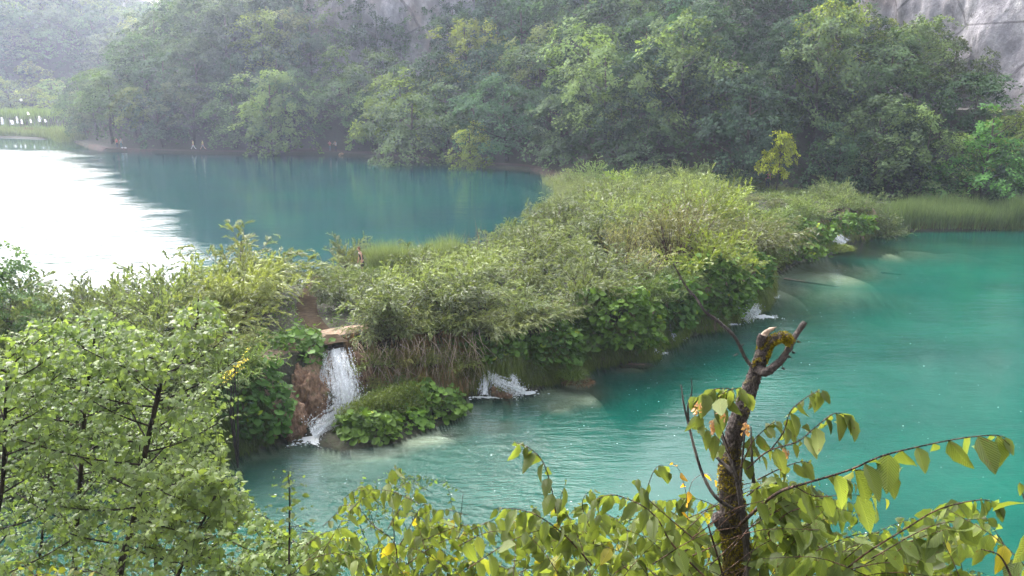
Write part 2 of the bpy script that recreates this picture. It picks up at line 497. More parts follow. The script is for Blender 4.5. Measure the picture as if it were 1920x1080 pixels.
def ground_z(X, Y, full=False):
    X = np.asarray(X, float); Y = np.asarray(Y, float)
    up = sdf(POLY_UP, X, Y); lo = sdf(POLY_LO, X, Y); plat = sdf(POLY_PLAT, X, Y)
    h1 = sdf(POLY_HILL, X, Y); h2 = sdf(POLY_HILL2, X, Y)
    p3 = np.stack([X, Y, np.zeros_like(X)], -1)
    nz = noise3(p3, .05, 4); nf = noise3(p3, .5, 3)
    base = np.clip(.55 * -lo, 0, .25 + .1 * nf)
    z = base + (3.12 + .12 * nf - base) * sstep(0.0, .75, plat)
    # land beyond the upper lake
    beyond = sstep(60, 64, Y) * sstep(-30, -34, X)
    z = np.maximum(z, beyond * 3.25)
    z = np.maximum(z, 3.2 * sstep(62, 66, Y) * (X < -20) * (up < 0))
    # hill
    cap = 55 + 47 * sstep(-70, 10, X)
    hz = 3.3 - 2.6 * sstep(22, 36, X)
    hillz = hz + cap * (1 - np.exp(-np.maximum(h1 - 2.2, 0) * (.80 + .12 * nz + .30 * sstep(-50, -75, X)) / cap)) + 2.0 * nz * sstep(4, 14, h1)
    hillz = hillz - np.maximum(hillz - 11, 0) * sstep(44, 56, X)
    z = np.where(h1 > 0, np.maximum(z * (h1 < 2), hillz), z)
    # terrace with the little far falls, then the far hill
    ter = sstep(187, 189.5, Y + 1.5 * nf) * (X < -60) * (h1 < 0)
    z = np.where(ter > 0, np.maximum(z, 3.3 + 3.6 * ter), z)
    h2z = 6.9 + 95 * (1 - np.exp(-np.maximum(h2, 0) * .95 / 95)) + 5 * nz * sstep(5, 25, h2)
    z = np.where(h2 > 0, np.maximum(z, h2z), z)
    # near bank under the viewpoint
    bank = 12.45 - .66 * np.maximum(Y + .9, 0) + .35 * nf * sstep(1, 4, Y)
    bank = np.where(Y < -.9, 12.45 + .25 * (-.9 - Y), bank)
    lb = sstep(-16, -34, X) * (12.4 - .33 * Y)
    z = np.where(lo < 0, np.maximum(z, np.maximum(np.where(Y < 24, bank, -9), np.where(Y < 38, lb, -9))), z)
    # lake beds
    sh = np.zeros_like(X)
    for cx, cy, sx, sy, am, ro in SHELVES:
        dx, dy = X - cx, Y - cy; c, s = math.cos(ro), math.sin(ro)
        q = ((dx * c + dy * s) / sx) ** 2 + ((-dx * s + dy * c) / sy) ** 2
        sh = np.maximum(sh, am * np.exp(-q ** 1.6 * .8))
    dl = 4.2 * (1 - np.exp(-np.maximum(lo, 0) * .42)) * (1 + .18 * nf)
    dl = dl * (1 - sh) + .02
    z = np.where(lo > 0, -dl + .02 * sstep(.1, 0, lo), z)
    du = 5.0 * (1 - np.exp(-np.maximum(up, 0) * .16))
    z = np.where(up > 0, H_UP - du - .05, z)
    if full:
        bed = np.clip((lo > np.where(Y > 66, 3.0, .1)) * 1. + (up > 2.5) * 1., 0, 1)
        rocky = sstep(16, 19, h1) * sstep(18, 26, X)
        return z, bed, rocky
    return z
def gz(x, y): return float(ground_z(np.array([x]), np.array([y]))[0])

az = np.concatenate([np.radians(np.linspace(-180, -60, 30, endpoint=False)), np.radians(np.linspace(-60, 52, 580)), np.radians(np.linspace(56, 176, 30))])
rr = np.concatenate([np.linspace(.3, 24, 60, endpoint=False), np.linspace(24, 64, 240, endpoint=False), np.linspace(64, 130, 150, endpoint=False), np.linspace(130, 215, 90, endpoint=False), np.linspace(215, 520, 60)])
AZ, RR = np.meshgrid(az, rr)
GX, GY = RR * np.sin(AZ), RR * np.cos(AZ)
gzv, gbed, grock = ground_z(GX, GY, True)
V = np.stack([GX, GY, gzv], -1).reshape(-1, 3)
na, nr = len(az), len(rr)
i = np.arange(nr - 1)[:, None] * na; j = np.arange(na)[None]; j2 = (j + 1) % na
F = np.stack([i + j, i + j2, i + na + j2, i + na + j], -1).reshape(-1, 4)[:, ::-1]
V = np.concatenate([V, [[0, 0, gz(0, 0)]]]); c0 = len(V) - 1
me = npmesh("ground", V, F, M['ground'], smooth=True, vattr=dict(bed=np.append(gbed.ravel(), 0), rocky=np.append(grock.ravel(), 0)))
ground = link("ground", me, kind='structure')

def water(name, poly, h, mat, x0, x1, y0, y1, ripfun, steps):
    xs = np.linspace(x0, x1, steps[0]); ys = np.concatenate([np.linspace(y0, y0 + (y1 - y0) * .35, steps[1] // 2, endpoint=False), np.linspace(y0 + (y1 - y0) * .35, y1, steps[1] - steps[1] // 2)])
    X, Y = np.meshgrid(xs, ys)
    s = sdf(poly, X, Y); keep = s > -2.2
    z = ground_z(X, Y); dep = np.clip(h - z, 0, 9)
    nx, ny = len(xs), len(ys)
    i = np.arange(ny - 1)[:, None] * nx; j = np.arange(nx - 1)[None]
    F = np.stack([i + j, i + j + 1, i + nx + j + 1, i + nx + j], -1).reshape(-1, 4)
    kf = keep.ravel()[F].any(1); F = F[kf]
    used = np.unique(F); mp = -np.ones(nx * ny, int); mp[used] = np.arange(len(used))
    V = np.stack([X, Y, np.full_like(X, h)], -1).reshape(-1, 3)[used]
    me = npmesh(name, V, mp[F], mat, smooth=True, vattr=dict(depth=dep.ravel()[used], ripple=ripfun(X, Y, s).ravel()[used]))
    return link(name, me, kind='structure')

def rip_low(X, Y, s):
    p3 = np.stack([X, Y, 0 * X], -1)
    n = noise3(p3, .16, 3)
    near = sstep(42, 25, Y) * sstep(6, -2, X)
    return np.clip(.07 + .85 * near + .15 * n * sstep(60, 40, Y) + .16 * sstep(6, 0, s) * sstep(55, 40, Y), .04, 1)
def rip_up(X, Y, s):
    p3 = np.stack([X, Y, 0 * X], -1)
    n = noise3(p3, .06, 3)
    calm_far = sstep(150, 135, Y + 6 * n)
    q_ = X / Y + .05 * n + np.maximum(Y - 60, 0) * .0011
    left = sstep(-.39, -.57, q_ + .05 * noise3(p3, .35, 2))
    return np.clip((.05 + .95 * left) * calm_far + .02, .02, 1)
water("lower_lake", POLY_LO, H_LO, M['water_low'], -30, 100, 17.5, 86, rip_low, (500, 440))
water("upper_lake", POLY_UP, H_UP, M['water_up'], -130, 12, 36, 182, rip_up, (300, 300))

# shore path below the hill (gravel strip, seen by the two standing people)
def strip(name, pts, w, dz, mat, n=60, kind='structure', h=None):
    c = spline(pts, n); T = unit(np.gradient(c, axis=0)); N = np.stack([-T[:, 1], T[:, 0]], -1)
    V = []
    for k in (-1, -.5, 0, .5, 1):
        q = c + N * w * .5 * k
        z = (ground_z(q[:, 0], q[:, 1]) if h is None else np.full(n, h)) + dz - .03 * abs(k)
        V.append(np.column_stack([q, z]))
    V = np.stack(V, 1).reshape(-1, 3)
    i = np.arange(n - 1)[:, None] * 5; j = np.arange(4)[None]
    F = np.stack([i + j, i + 5 + j, i + 6 + j, i + 1 + j], -1).reshape(-1, 4)
    me = npmesh(name, V, F, mat, smooth=True)
    return link(name, me, kind=kind)
fs = pl(far_shore[3:], H_UP)
pc = np.array([p + np.array([0.0, 1.35]) for p in fs])
strip("shore_path", pc, 1.7, .16, M['path'], 120)
# channel that feeds the tall fall
lip = PD(630, 648, 33.6)
strip("stream", np.array([P(600, 522, 3)[:2], P(575, 575, 3)[:2], P(590, 615, 3)[:2], P(632, 650, 3)[:2]]), 1.0, 0, M['wet'], 24, h=3.19)

# travertine wall sheet of the barrier with lumpy relief
wl = spline(WALL, 520)
wt = unit(np.gradient(wl, axis=0)); wnrm = np.stack([wt[:, 1], -wt[:, 0]], -1)
if (wnrm[300] @ np.array([0, -1.])) < 0: wnrm = -wnrm
nv = 40
zz = np.linspace(-1.2, 3.28, nv)
Pw = np.zeros((520, nv, 3))
Pw[..., 0] = wl[:, None, 0]; Pw[..., 1] = wl[:, None, 1]; Pw[..., 2] = zz[None]
back = .85 * sstep(1.2, 3.2, zz)[None] + .0
q1 = Pw.copy(); q1[..., 2] *= .55
rel = .55 * noise3(q1, .7, 4) + .22 * noise3(q1, 2.6, 3)
off = .10 + rel - back
off[:, -3:] = np.minimum(off[:, -3:], np.array([-.9, -1.3, -1.9])[None] + .3)
Pw[..., :2] += wnrm[:, None] * off[..., None]
i = np.arange(519)[:, None] * nv; j = np.arange(nv - 1)[None]
F = np.stack([i + j, i + nv + j, i + nv + j + 1, i + j + 1], -1).reshape(-1, 4)
link("travertine_bank", npmesh("travertine_bank", Pw.reshape(-1, 3), F, M['travertine'], smooth=True), kind='structure')

def wall_at(xp):
    """point on the wall foot seen at photo column xp, and the outward direction"""
    px, _, _ = pix(np.column_stack([wl, np.zeros(520)]))
    k = int(np.argmin(np.abs(px - xp))); return wl[k], wnrm[k]

# cliffs
def cliff(name, pts, z0, z1, lean, amp, n, m):
    c = spline(np.array(pts, float), n); T = unit(np.gradient(c, axis=0)); N = np.stack([T[:, 1], -T[:, 0]], -1)
    if (N[n // 2] @ (-c[n // 2])) < 0: N = -N
    z = np.linspace(0, 1, m)
    X = np.zeros((n, m, 3)); X[..., :2] = c[:, None]; X[..., 2] = z0 + (z1 - z0) * z
    q = X.copy(); q[..., 2] *= .45
    o = amp * (noise3(q, .07, 3) * 1.3 + .5 * noise3(q, .25, 4) + .18 * np.abs(noise3(q, .9, 3))) - lean * z[None] * (z1 - z0)
    X[..., :2] += N[:, None] * o[..., None]
    i = np.arange(n - 1)[:, None] * m; j = np.arange(m - 1)[None]
    F = np.stack([i + j, i + m + j, i + m + j + 1, i + j + 1], -1).reshape(-1, 4)
    return link(name, npmesh(name, X.reshape(-1, 3), F, M['cliff'], smooth=False), kind='structure')
def at(x, D): return PD(x, 300, D)[:2]
CL_R = [at(1480, 150), at(1570, 136), at(1655, 124), at(1760, 113), at(1850, 106), at(1950, 99), at(2150, 92), at(2500, 84)]
cliff("cliff", CL_R, 0.5, 110, .10, 3.0, 190, 170)
CL_M = [at(560, 153), at(640, 148), at(720, 146), at(800, 144), at(900, 147)]
cliff("rock_face", CL_M, 14, 48, .16, 3.0, 110, 70)

# air: one even body of haze round everything
bm = [(-430, -40, -8), (280, -40, -8), (280, 530, -8), (-430, 530, -8)]
HZ_TOP = 150
V = [(x, y, z) for z in (-8, HZ_TOP) for x, y, _ in bm]
F = [(0, 3, 2, 1), (4, 5, 6, 7), (0, 1, 5, 4), (1, 2, 6, 5), (2, 3, 7, 6), (3, 0, 4, 7)]
t = MT('hazy_air')
pv = t.n("VolumePrincipled", Color=(.72, .80, 1.0, 1), Density=.00046, Anisotropy=.6)
t.nt.links.new(pv.outputs[0], t.out.inputs['Volume'])
haze = link("haze", npmesh("haze", V, F, t.m), kind='stuff')
haze["label"] = "pale bluish haze in the air over the lakes"
haze["category"] = "haze"

# ================================================================== PLANT BUILDERS
def blades(C, D, Nn, L, W, fold=.0):
    """C centres(base), D unit length dirs, Nn unit normals, L length, W width -> rhombic leaves (quads)"""
    S = np.cross(D, Nn); S = unit(S)
    L = np.asarray(L)[..., None]; W = np.asarray(W)[..., None]
    a = C; b = C + D * L * .5 + S * W * .5 - Nn * W * fold; c = C + D * L; d = C + D * L * .5 - S * W * .5 - Nn * W * fold
    V = np.stack([a, b, c, d], 1).reshape(-1, 3)
    F = np.arange(len(C) * 4).reshape(-1, 4)
    return V, F

def rnd_dirs(n):
    v = RNG.standard_normal((n, 3)); return unit(v)

def crown_mesh(name, aspect=.42, low=.06, nl=9, nsp=95, per=46, leaf=.034, conical=False, thin=1.0, droop=.25, mat='leaf_tree'):
    """tree crown of unit height: sprays of small leaves carried in layers over several boughs"""
    cs = []; ns = []; sizes = []
    lob = []
    for k in range(nl):
        t = (k + .5) / nl
        zc = low + .1 + (1 - low - .22) * t
        if conical: r = aspect * (1.02 - t) * .9
        else: r = aspect * math.sqrt(max(.05, 1 - ((t - .42) / .62) ** 2)) * .62
        a = k * 2.4 + RNG.random() * .8
        lob.append((r * math.cos(a), r * math.sin(a), zc + .03 * RNG.standard_normal(), (.24 if not conical else .21 * (1.12 - t)) * (.75 + .5 * RNG.random())))
    lob.append((0, 0, .86 if not conical else .93, .15 if not conical else .06))
    lob = np.array(lob)
    w = lob[:, 3] ** 2; w /= w.sum()
    idx = RNG.choice(len(lob), nsp, p=w)
    d = rnd_dirs(nsp); d[:, 2] = np.abs(d[:, 2]) * 1.0 - .35; d = unit(d)
    c = lob[idx, :3] + d * lob[idx, 3:4] * (.72 + .35 * RNG.random((nsp, 1))) * np.array([1, 1, .8])
    c[:, 2] = np.maximum(c[:, 2], low * .6)
    nrm = unit(d * .55 + np.array([0, 0, .75]) + .25 * RNG.standard_normal((nsp, 3)))
    out = unit(np.column_stack([d[:, 0], d[:, 1], -droop * np.ones(nsp)]))
    # leaves inside sprays
    sr = (.050 + .07 * RNG.random(nsp)) * (1 if not conical else .8)
    n = nsp * per
    rad = np.sqrt(RNG.random((nsp, per))); th = RNG.random((nsp, per)) * 6.283
    u = unit(np.cross(nrm, out)); v = np.cross(u, nrm)
    loc = (np.cos(th) * rad * sr[:, None])[..., None] * u[:, None] * .8 + (np.sin(th) * rad * sr[:, None] * 1.25)[..., None] * v[:, None]
    loc = loc + nrm[:, None] * (.014 * RNG.standard_normal((nsp, per)) - .22 * (rad * sr[:, None]) ** 2 / .1)[..., None]
    C = (c[:, None] + loc).reshape(-1, 3)
    N_ = unit(np.repeat(nrm, per, 0) + .32 * RNG.standard_normal((n, 3)))
    D_ = unit(np.repeat(out, per, 0) + .8 * RNG.standard_normal((n, 3)))
    D_ = unit(D_ - N_ * (D_ * N_).sum(1, keepdims=True))
    Lf = leaf * (.6 + .8 * RNG.random(n)); 
    V, F = blades(C, D_, N_, Lf, Lf * .72, .12)
    sp_r = np.repeat(RNG.random(nsp), per)
    r = np.clip(.62 * sp_r + .38 * RNG.random(n), 0, .999)
    return npmesh(name, V, F, M[mat], rnd=r)

def trunk_mesh(name, aspect=.4, lean=0.0, r0=.016, limbs=7, mat='bark', start=.25):
    g = Geo()
    n = 9; t = np.linspace(0, 1, n)
    a = RNG.random() * 6.28
    pts = np.column_stack([lean * t ** 1.5 + .02 * np.sin(3 * t + a), .02 * np.cos(4 * t + a) - .02 * math.cos(a), t * .88 - .03])
    g.tube(pts, r0 * (1.25 - t) + .002, 7)
    for k in range(limbs):
        s = start + (.85 - start) * (k + RNG.random() * .6) / limbs
        b = np.array([np.interp(s, t, pts[:, i]) for i in range(3)])
        a = k * 2.4; L = aspect * (1.05 - .6 * s)
        e = b + np.array([math.cos(a) * L, math.sin(a) * L, L * .55])
        m = (b + e) / 2 + np.array([0, 0, -.03 + .04 * RNG.random()])
        g.tube(spline([b, m, e], 6), np.linspace(r0 * .5, .002, 6), 5)
    return g.mesh(name, M[mat])

CROWN = [crown_mesh("tree_crown", aspect=.36 + .1 * RNG.random(), low=.0 + .05 * RNG.random(), nl=8 + i % 5, nsp=100, per=58, leaf=.031) for i in range(9)]
CROWN_FAR = [crown_mesh("tree_crown", aspect=.42, low=.04, nl=8, nsp=70, per=26, leaf=.05) for i in range(4)]
CROWN_CONE = [crown_mesh("tree_crown", aspect=.42, low=.05, nl=16, nsp=150, per=40, leaf=.026, conical=True, droop=.1)]
CROWN_SPARSE = crown_mesh("tree_crown", aspect=.36, low=.16, nl=11, nsp=80, per=46, leaf=.042, conical=False, droop=.05)
TRUNK = [trunk_mesh("trunk", limbs=7) for i in range(4)]

CREATED = []
def make_tree(name, label, cat, x, y, h, w=1.0, crown=None, trunk=None, color=(1, 1, 1), group=None, rz=None, tilt=0.0, zoff=0.0, parts=('crown', 'trunk')):
    z = gz(x, y) + zoff
    t = thing(name, label, cat, (x, y, z), group)
    t.rotation_euler = (tilt, 0, 0)
    inner = rz if rz is not None else RNG.random() * 6.28
    c = link(parts[0], crown, t); c.scale = (h * w, h * w, h); c.rotation_euler = (0, 0, inner); c.color = tuple(color) + (1,); CREATED.append(c)
    k = link(parts[1], trunk, t); k.scale = (h * w, h * w, h); k.rotation_euler = (0, 0, inner)
    return t

# ---- willow-like shrubs: arching stems, feathery shoots, narrow leaves (unit height)
def willow_mesh(ns=28, nsub=15, nl=26, spread=.9, wind=(.18, -.05), bl=.058, bw=.0135, droop=.55, straight=False):
    C = []; D = []; gstem = Geo(); tr = []
    for k in range(ns):
        a = RNG.random() * 6.283; til = spread * (RNG.random() ** .7) * .85
        L = .72 + .42 * RNG.random()
        L *= 1 - .25 * til
        b = np.array([math.cos(a), math.sin(a), 0]) * .12 * RNG.random() + np.array([0, 0, -.08])
        d = np.array([math.cos(a) * math.sin(til), math.sin(a) * math.sin(til), math.cos(til)])
        m = b + d * L * .55
        out = np.array([math.cos(a), math.sin(a), 0]) * .22 * (0 if straight else 1) + np.array([wind[0], wind[1], 0]) * RNG.random()
        e = b + d * L + out + np.array([0, 0, -.10 * til])
        p = spline([b, m, e], 12)
        gstem.tube(p[:11], np.linspace(.0075, .002, 11), 4, cap=False)
        T = unit(np.gradient(p, axis=0))
        for q in range(nsub):
            s = .22 + .78 * (q + RNG.random()) / nsub
            i0 = s * 11; i = min(int(i0), 10); f = i0 - i
            o = p[i] * (1 - f) + p[i + 1] * f; tg = T[i]
            r = rnd_dirs(1)[0]; sd = unit(tg * .75 + unit(np.cross(tg, r)) * .75 + np.array([wind[0], wind[1], .15]))
            sl = (.30 - .14 * s) * (.7 + .6 * RNG.random())
            u = np.linspace(.05, 1, nl)[:, None]
            pts = o + sd * sl * u + np.array([0, 0, -1]) * droop * sl * u ** 2 * .6
            sdir = unit(sd + np.array([0, 0, -1]) * droop * 1.1 * u)
            side = rnd_dirs(nl)
            C.append(pts); D.append(unit(sdir * 1.0 + side * .48)); tr.append(np.full(nl, RNG.random()))
    C = np.concatenate(C); D = np.concatenate(D); tr = np.concatenate(tr)
    n = len(C); N_ = rnd_dirs(n); N_[:, 2] = np.abs(N_[:, 2]) + .3; N_ = unit(N_ - D * (N_ * D).sum(1, keepdims=True))
    L = bl * (.6 + .8 * RNG.random(n))
    V, F = blades(C, D, N_, L, bw * (.7 + .6 * RNG.random(n)), .0)
    return npmesh("foliage", V, F, M['leaf_willow'], rnd=np.clip(.5 * tr + .5 * RNG.random(n), 0, .999)), gstem.mesh("stems", M['bark_twig'])
WIL = [willow_mesh(spread=s, wind=w, droop=dr) for s, w, dr in ((.9, (.2, -.05), .6), (.75, (.28, -.1), .75), (1.05, (.1, -.1), .5), (.85, (.3, 0), .9), (.7, (.15, -.15), .5), (1.0, (.22, -.2), .8))]
WIL_UP = [willow_mesh(ns=30, spread=.5, wind=(.04, 0), droop=.1, straight=True) for _ in range(2)]
BUSHY = [willow_mesh(ns=34, nsub=12, nl=18, spread=1.15, wind=(.03, -.03), bl=.048, bw=.024, droop=.2) for _ in range(3)]
BARE = [willow_mesh(ns=36, nsub=8, nl=7, spread=.6, wind=(.05, 0), bl=.05, bw=.016, droop=.1, straight=True) for _ in range(2)]

def make_shrub(name, label, x, y, h, w=1.0, kind=None, color=(1, 1, 1), cat='shrub', group=None, z=None, stems='stems'):
    fo, st = kind
    t = thing(name, label, cat, (x, y, gz(x, y) if z is None else z), group)
    a = (RNG.random() - .5) * 1.6
    for nm, me in (('foliage', fo), ('stems', st)):
        o = link(nm, me, t); o.scale = (h * w, h * w, h); o.rotation_euler = (0, 0, a)
        if nm == 'foliage': o.color = tuple(color) + (1,)
    return t

def ordinal(k): return ['first', 'second', 'third', 'fourth', 'fifth', 'sixth', 'seventh', 'eighth', 'ninth', 'tenth', 'eleventh', 'twelfth', 'thirteenth', 'fourteenth', 'fifteenth', 'sixteenth', 'seventeenth', 'eighteenth', 'nineteenth', 'twentieth'][min(k, 19)]

# ================================================================== WOODED HILL
# shades of the crowns (own leaf colour of each tree)
HUES = {'dark green': (.48, .58, .72), 'deep green': (.72, .80, .86), 'mid green': (1.0, 1.0, 1.0), 'pale green': (1.45, 1.42, 1.15), 'yellowish green': (1.9, 1.65, .9), 'bluish green': (.75, .98, 1.25)}
# things along the slope that a label can refer to: photo column and words
MARKS = [(60, 'the small far falls'), (221, 'the red-clad walker'), (373, 'the yellow-shirted pair'), (522, 'the broad pale tree'), (626, 'the shore couple'),
         (775, 'the middle rock face'), (885, 'the drooping pale tree'), (1035, 'the grey reed tuft'), (1120, 'the upper lake head'), (1275, 'the yellow-flecked tree'), (1453, 'the bright yellow sapling'),
         (1600, 'the grey willow'), (1740, 'the reed belt end'), (1830, 'the cone-shaped tree')]
hill = []       # dict per tree: x, y, h, ...
HERO = [  # photo column, row of foot, distance, height, width, hue, form, label
    (517, 292, 130, 14.5, .9, 'pale green', 'round', 'broad pale green tree bulging over the water between the yellow-shirted walkers and the shore couple'),
    (885, 312, 110, 7.5, .95, 'yellowish green', 'round', 'small pale yellow-green tree drooping to the lake below the darker woods'),
    (775, 302, 116, 12.5, 1.1, 'mid green', 'round', 'wide mid green tree at the water straight below the middle rock face'),
    (1275, 330, 97, 15.0, .86, 'pale green', 'round', 'tall light green tree with yellow flecks above the head of the upper lake'),
    (1130, 330, 101, 13.0, .9, 'pale green', 'round', 'light green tree left of the tall yellow-flecked tree'),
    (1515, 360, 97, 15.5, .8, 'mid green', 'round', 'large mid green tree right behind the bright yellow sapling'),
    (1640, 370, 90, 12.5, 1.0, 'mid green', 'round', 'broad green tree behind the grey willow by the reeds'),
    (1720, 385, 88, 11.0, .9, 'pale green', 'round', 'light green tree standing between the grey willow and the cone-shaped tree'),
    (1832, 395, 86, 11.8, 1.0, 'conegreen', 'cone', 'bright green cone-shaped tree in front of the grey cliff'),
    (1905, 398, 84, 7.5, 1.0, 'deep green', 'round', 'dark tree at the right edge in front of the cliff foot'),
    (1560, 200, 104, 13.0, .8, 'yellowish green', 'round', 'light green tree high on the slope left of the cliff'),
    (1165, 338, 98, 9.5, 1.1, 'dark green', 'round', 'dark low tree at the lake head behind the fresh yellow-green bush'),
    (1215, 342, 94, 7.5, 1.3, 'deep green', 'round', 'deep green low tree under the yellow-flecked tree, behind the pale barrier bushes'),
    (1345, 348, 95, 8.5, 1.2, 'dark green', 'round', 'dark low tree right of the yellow-flecked tree behind the barrier bushes'),
    (1405, 352, 93, 8.5, 1.0, 'deep green', 'round', 'deep green low tree just left of the bright yellow sapling'),
    (640, 240, 142, 9.0, 1.0, 'pale green', 'round', 'pale round-topped tree directly above the couple on the shore path'),
]
HUES['conegreen'] = (.95, 1.45, .85)
taken = []
for (px, py, D, h, w, hue, form, lab) in HERO:
    p = PD(px, py, D); taken.append((p[0], p[1], 4.2))
# candidates
cand = []
for k in range(9000):
    X = RNG.uniform(-125, 95); Y = RNG.uniform(78, 225); cand.append((X, Y))
cand = np.array(cand)
h1 = sdf(POLY_HILL, cand[:, 0], cand[:, 1]); zc = ground_z(cand[:, 0], cand[:, 1])
px, py, wz = pix(np.column_stack([cand, zc]))
order = np.argsort(h1)
def clear_of(x, y, r):
    return all((x - a) ** 2 + (y - b) ** 2 > (r * .5 + c * .5) ** 2 for a, b, c in taken)
for k in order:
    X, Y = cand[k]; d = h1[k]
    if d < 2.6 or d > 62: continue
    if px[k] < 120 or px[k] > 2020: continue
    topy = pix([X, Y, zc[k] + 11])[1]
    if py[k] < -40 and topy < -330: continue
    if py[k] < -150: continue
    # bare places: cliff at right, rock faces in the middle, the dark hollow at the shore couple
    tp = float(topy)
    if X > 22 and zc[k] > 28 - 0 and px[k] > 1690: continue
    if px[k] > 1600 and tp < (px[k] - 1760) * 1.3 : continue
    if 575 < px[k] < 690 and tp < 38 and Y < 150: continue
    if 690 < px[k] < 850 and tp < 82 and Y < 148: continue
    if 300 < px[k] < 350 and tp < 40 and Y < 175: continue
    if 570 < px[k] < 625 and d < 6.5: continue
    sp = 4.3 + .012 * Y - .4 * (d < 8)
    if Y > 160: sp += 1.2
    if not clear_of(X, Y, sp): continue
    taken.append((X, Y, sp))
    hue = RNG.choice(['dark green', 'deep green', 'mid green', 'pale green', 'bluish green', 'yellowish green'], p=[.26, .27, .27, .10, .06, .04])
    hh = RNG.uniform(8.5, 12.5) if d < 9 else RNG.uniform(9, 14)
    if X > 30: hh *= .8
    if 1330 < px[k] < 1480: hue = 'dark green'
    hill.append(dict(x=X, y=Y, d=d, h=hh, w=RNG.uniform(.9, 1.15), hue=str(hue), form='round'))
# far hill over the reed flat
cand = np.column_stack([RNG.uniform(-240, -95, 2600), RNG.uniform(226, 345, 2600)])
h2 = sdf(POLY_HILL2, cand[:, 0], cand[:, 1]); h1b = sdf(POLY_HILL, cand[:, 0], cand[:, 1]); zc = ground_z(cand[:, 0], cand[:, 1])
px, py, wz = pix(np.column_stack([cand, zc]))
far = []
for k in np.argsort(h2):
    Y_ = cand[k][1]
    if h2[k] < 1 or (h1b[k] > 0 and Y_ < 255): continue
    if px[k] < -50 or px[k] > 360 or py[k] < -160: continue
    X, Y = cand[k]
    if not clear_of(X, Y, 6.6): continue
    taken.append((X, Y, 6.6))
    hue = RNG.choice(['dark green', 'deep green', 'mid green', 'pale green', 'yellowish green'], p=[.2, .25, .3, .15, .1])
    far.append(dict(x=X, y=Y, d=h2[k], h=RNG.uniform(9, 13), w=RNG.uniform(1., 1.25), hue=str(hue), form='far'))
# low trees on the flat beside the far falls
for (a, b, D, hh, hue) in ((20, 190, 226, 8, 'mid green'), (60, 195, 222, 6.5, 'yellowish green'), (100, 185, 228, 9, 'pale green'), (140, 190, 224, 8, 'deep green'), (8, 160, 240, 9, 'gold'), (95, 210, 210, 5, 'yellowish green'), (125, 215, 200, 6, 'mid green'), (-25, 195, 224, 7, 'pale green')):
    p = PD(a, b, D); far.append(dict(x=p[0], y=D, d=0, h=hh, w=1.3, hue=hue, form='far'))
HUES['gold'] = (2.6, 1.7, .8)

recs = []
for r in hill + far:
    z = gz(r['x'], r['y']); r['z'] = z
    r['px'], _, _ = [float(v) for v in pix([r['x'], r['y'], z + r['h'] * .5])]
    r['ty'] = float(pix([r['x'], r['y'], z + r['h']])[1])
    recs.append(r)
def describe(r):
    mk = min(MARKS, key=lambda m: abs(m[0] - r['px'])) if r['form'] != 'far' else MARKS[0]
    if r['form'] == 'far':
        row = 'on the flat beside' if r['d'] < 1 else ('at the hazy far hill foot near' if r['d'] < 12 else ('halfway up the hazy far hill near' if r['d'] < 28 else 'high on the hazy far hill near'))
        w = 'the small far falls' if r['d'] < 1 else ('the left frame edge' if r['px'] < 55 else ('the far falls' if r['px'] < 120 else 'the nearer wooded spur'))
        return (r['hue'], row, w)
    side = 'left of' if r['px'] < mk[0] - 22 else ('right of' if r['px'] > mk[0] + 22 else 'above')
    row = 'at the slope foot' if r['d'] < 8 else ('low on the slope' if r['d'] < 15 else ('halfway up the slope' if r['d'] < 24 else 'high on the slope'))
    return (r['hue'], row, side + ' ' + mk[1])
groups = {}
for r in recs: groups.setdefault(describe(r), []).append(r)
for key, lst in groups.items():
    lst.sort(key=lambda r: r['px'])
    hue = 'golden' if key[0] == 'gold' else key[0]
    for k, r in enumerate(lst):
        if len(lst) == 1: r['label'] = f"{hue} tree {key[1]} {key[2]}" if r['form'] == 'far' else f"{hue} tree {key[1]}, {key[2]}"
        elif len(lst) == 2: r['label'] = f"{hue} tree {key[1]} {key[2]},  {['left', 'right'][k]} one"
        else: r['label'] = f"{hue} tree {key[1]}, {key[2]}, {ordinal(k)} from left" if len((hue + key[1] + ' ' + key[2]).split()) < 12 else f"{ordinal(k)} {hue} tree {key[1]}, {key[2]}"
def jitter(c, s=.12): return tuple(v * (1 + s * RNG.uniform(-1, 1)) for v in c)
for r in recs:
    see_ = r['form'] != 'far' and r['d'] < 11 and min(abs(r['px'] - a_) for a_ in (225, 373, 625)) < 62
    cr = CROWN_FAR[RNG.integers(4)] if r['form'] == 'far' else CROWN[RNG.integers(9)]
    make_tree("broadleaf_tree", r['label'], 'tree', r['x'], r['y'], r['h'], r['w'], cr, TRUNK[RNG.integers(4)], jitter(HUES[r['hue']]),
              'trees on the hazy far hill' if r['form'] == 'far' else 'trees on the wooded slope', tilt=(R(9) if r['d'] < 5 and r['form'] != 'far' and not see_ else 0))
    if see_:
        o_ = CREATED[-1]
        o_.location.z = r['h'] * .26; o_.scale.z = r['h'] * .78
for (px_, py_, D, h, w, hue, form, lab) in HERO:
    p = PD(px_, py_, D)
    cr = CROWN_CONE[0] if form == 'cone' else CROWN[RNG.integers(9)]
    make_tree("conical_tree" if form == 'cone' else "broadleaf_tree", lab, 'tree', p[0], p[1], h, w, cr, TRUNK[RNG.integers(4)], HUES[hue], 'trees on the wooded slope', tilt=R(5) if py_ > 280 and D > 100 else 0)
# bright yellow sapling
p = PD(1455, 372, 82.5)
make_tree("yellow_sapling", "small bright yellow tree standing against the dark wood behind the barrier", "tree", p[0], p[1], 6.4, .66, CROWN_SPARSE, TRUNK[1], (4.2, 3.1, 1.0))
print('trees', len(recs))

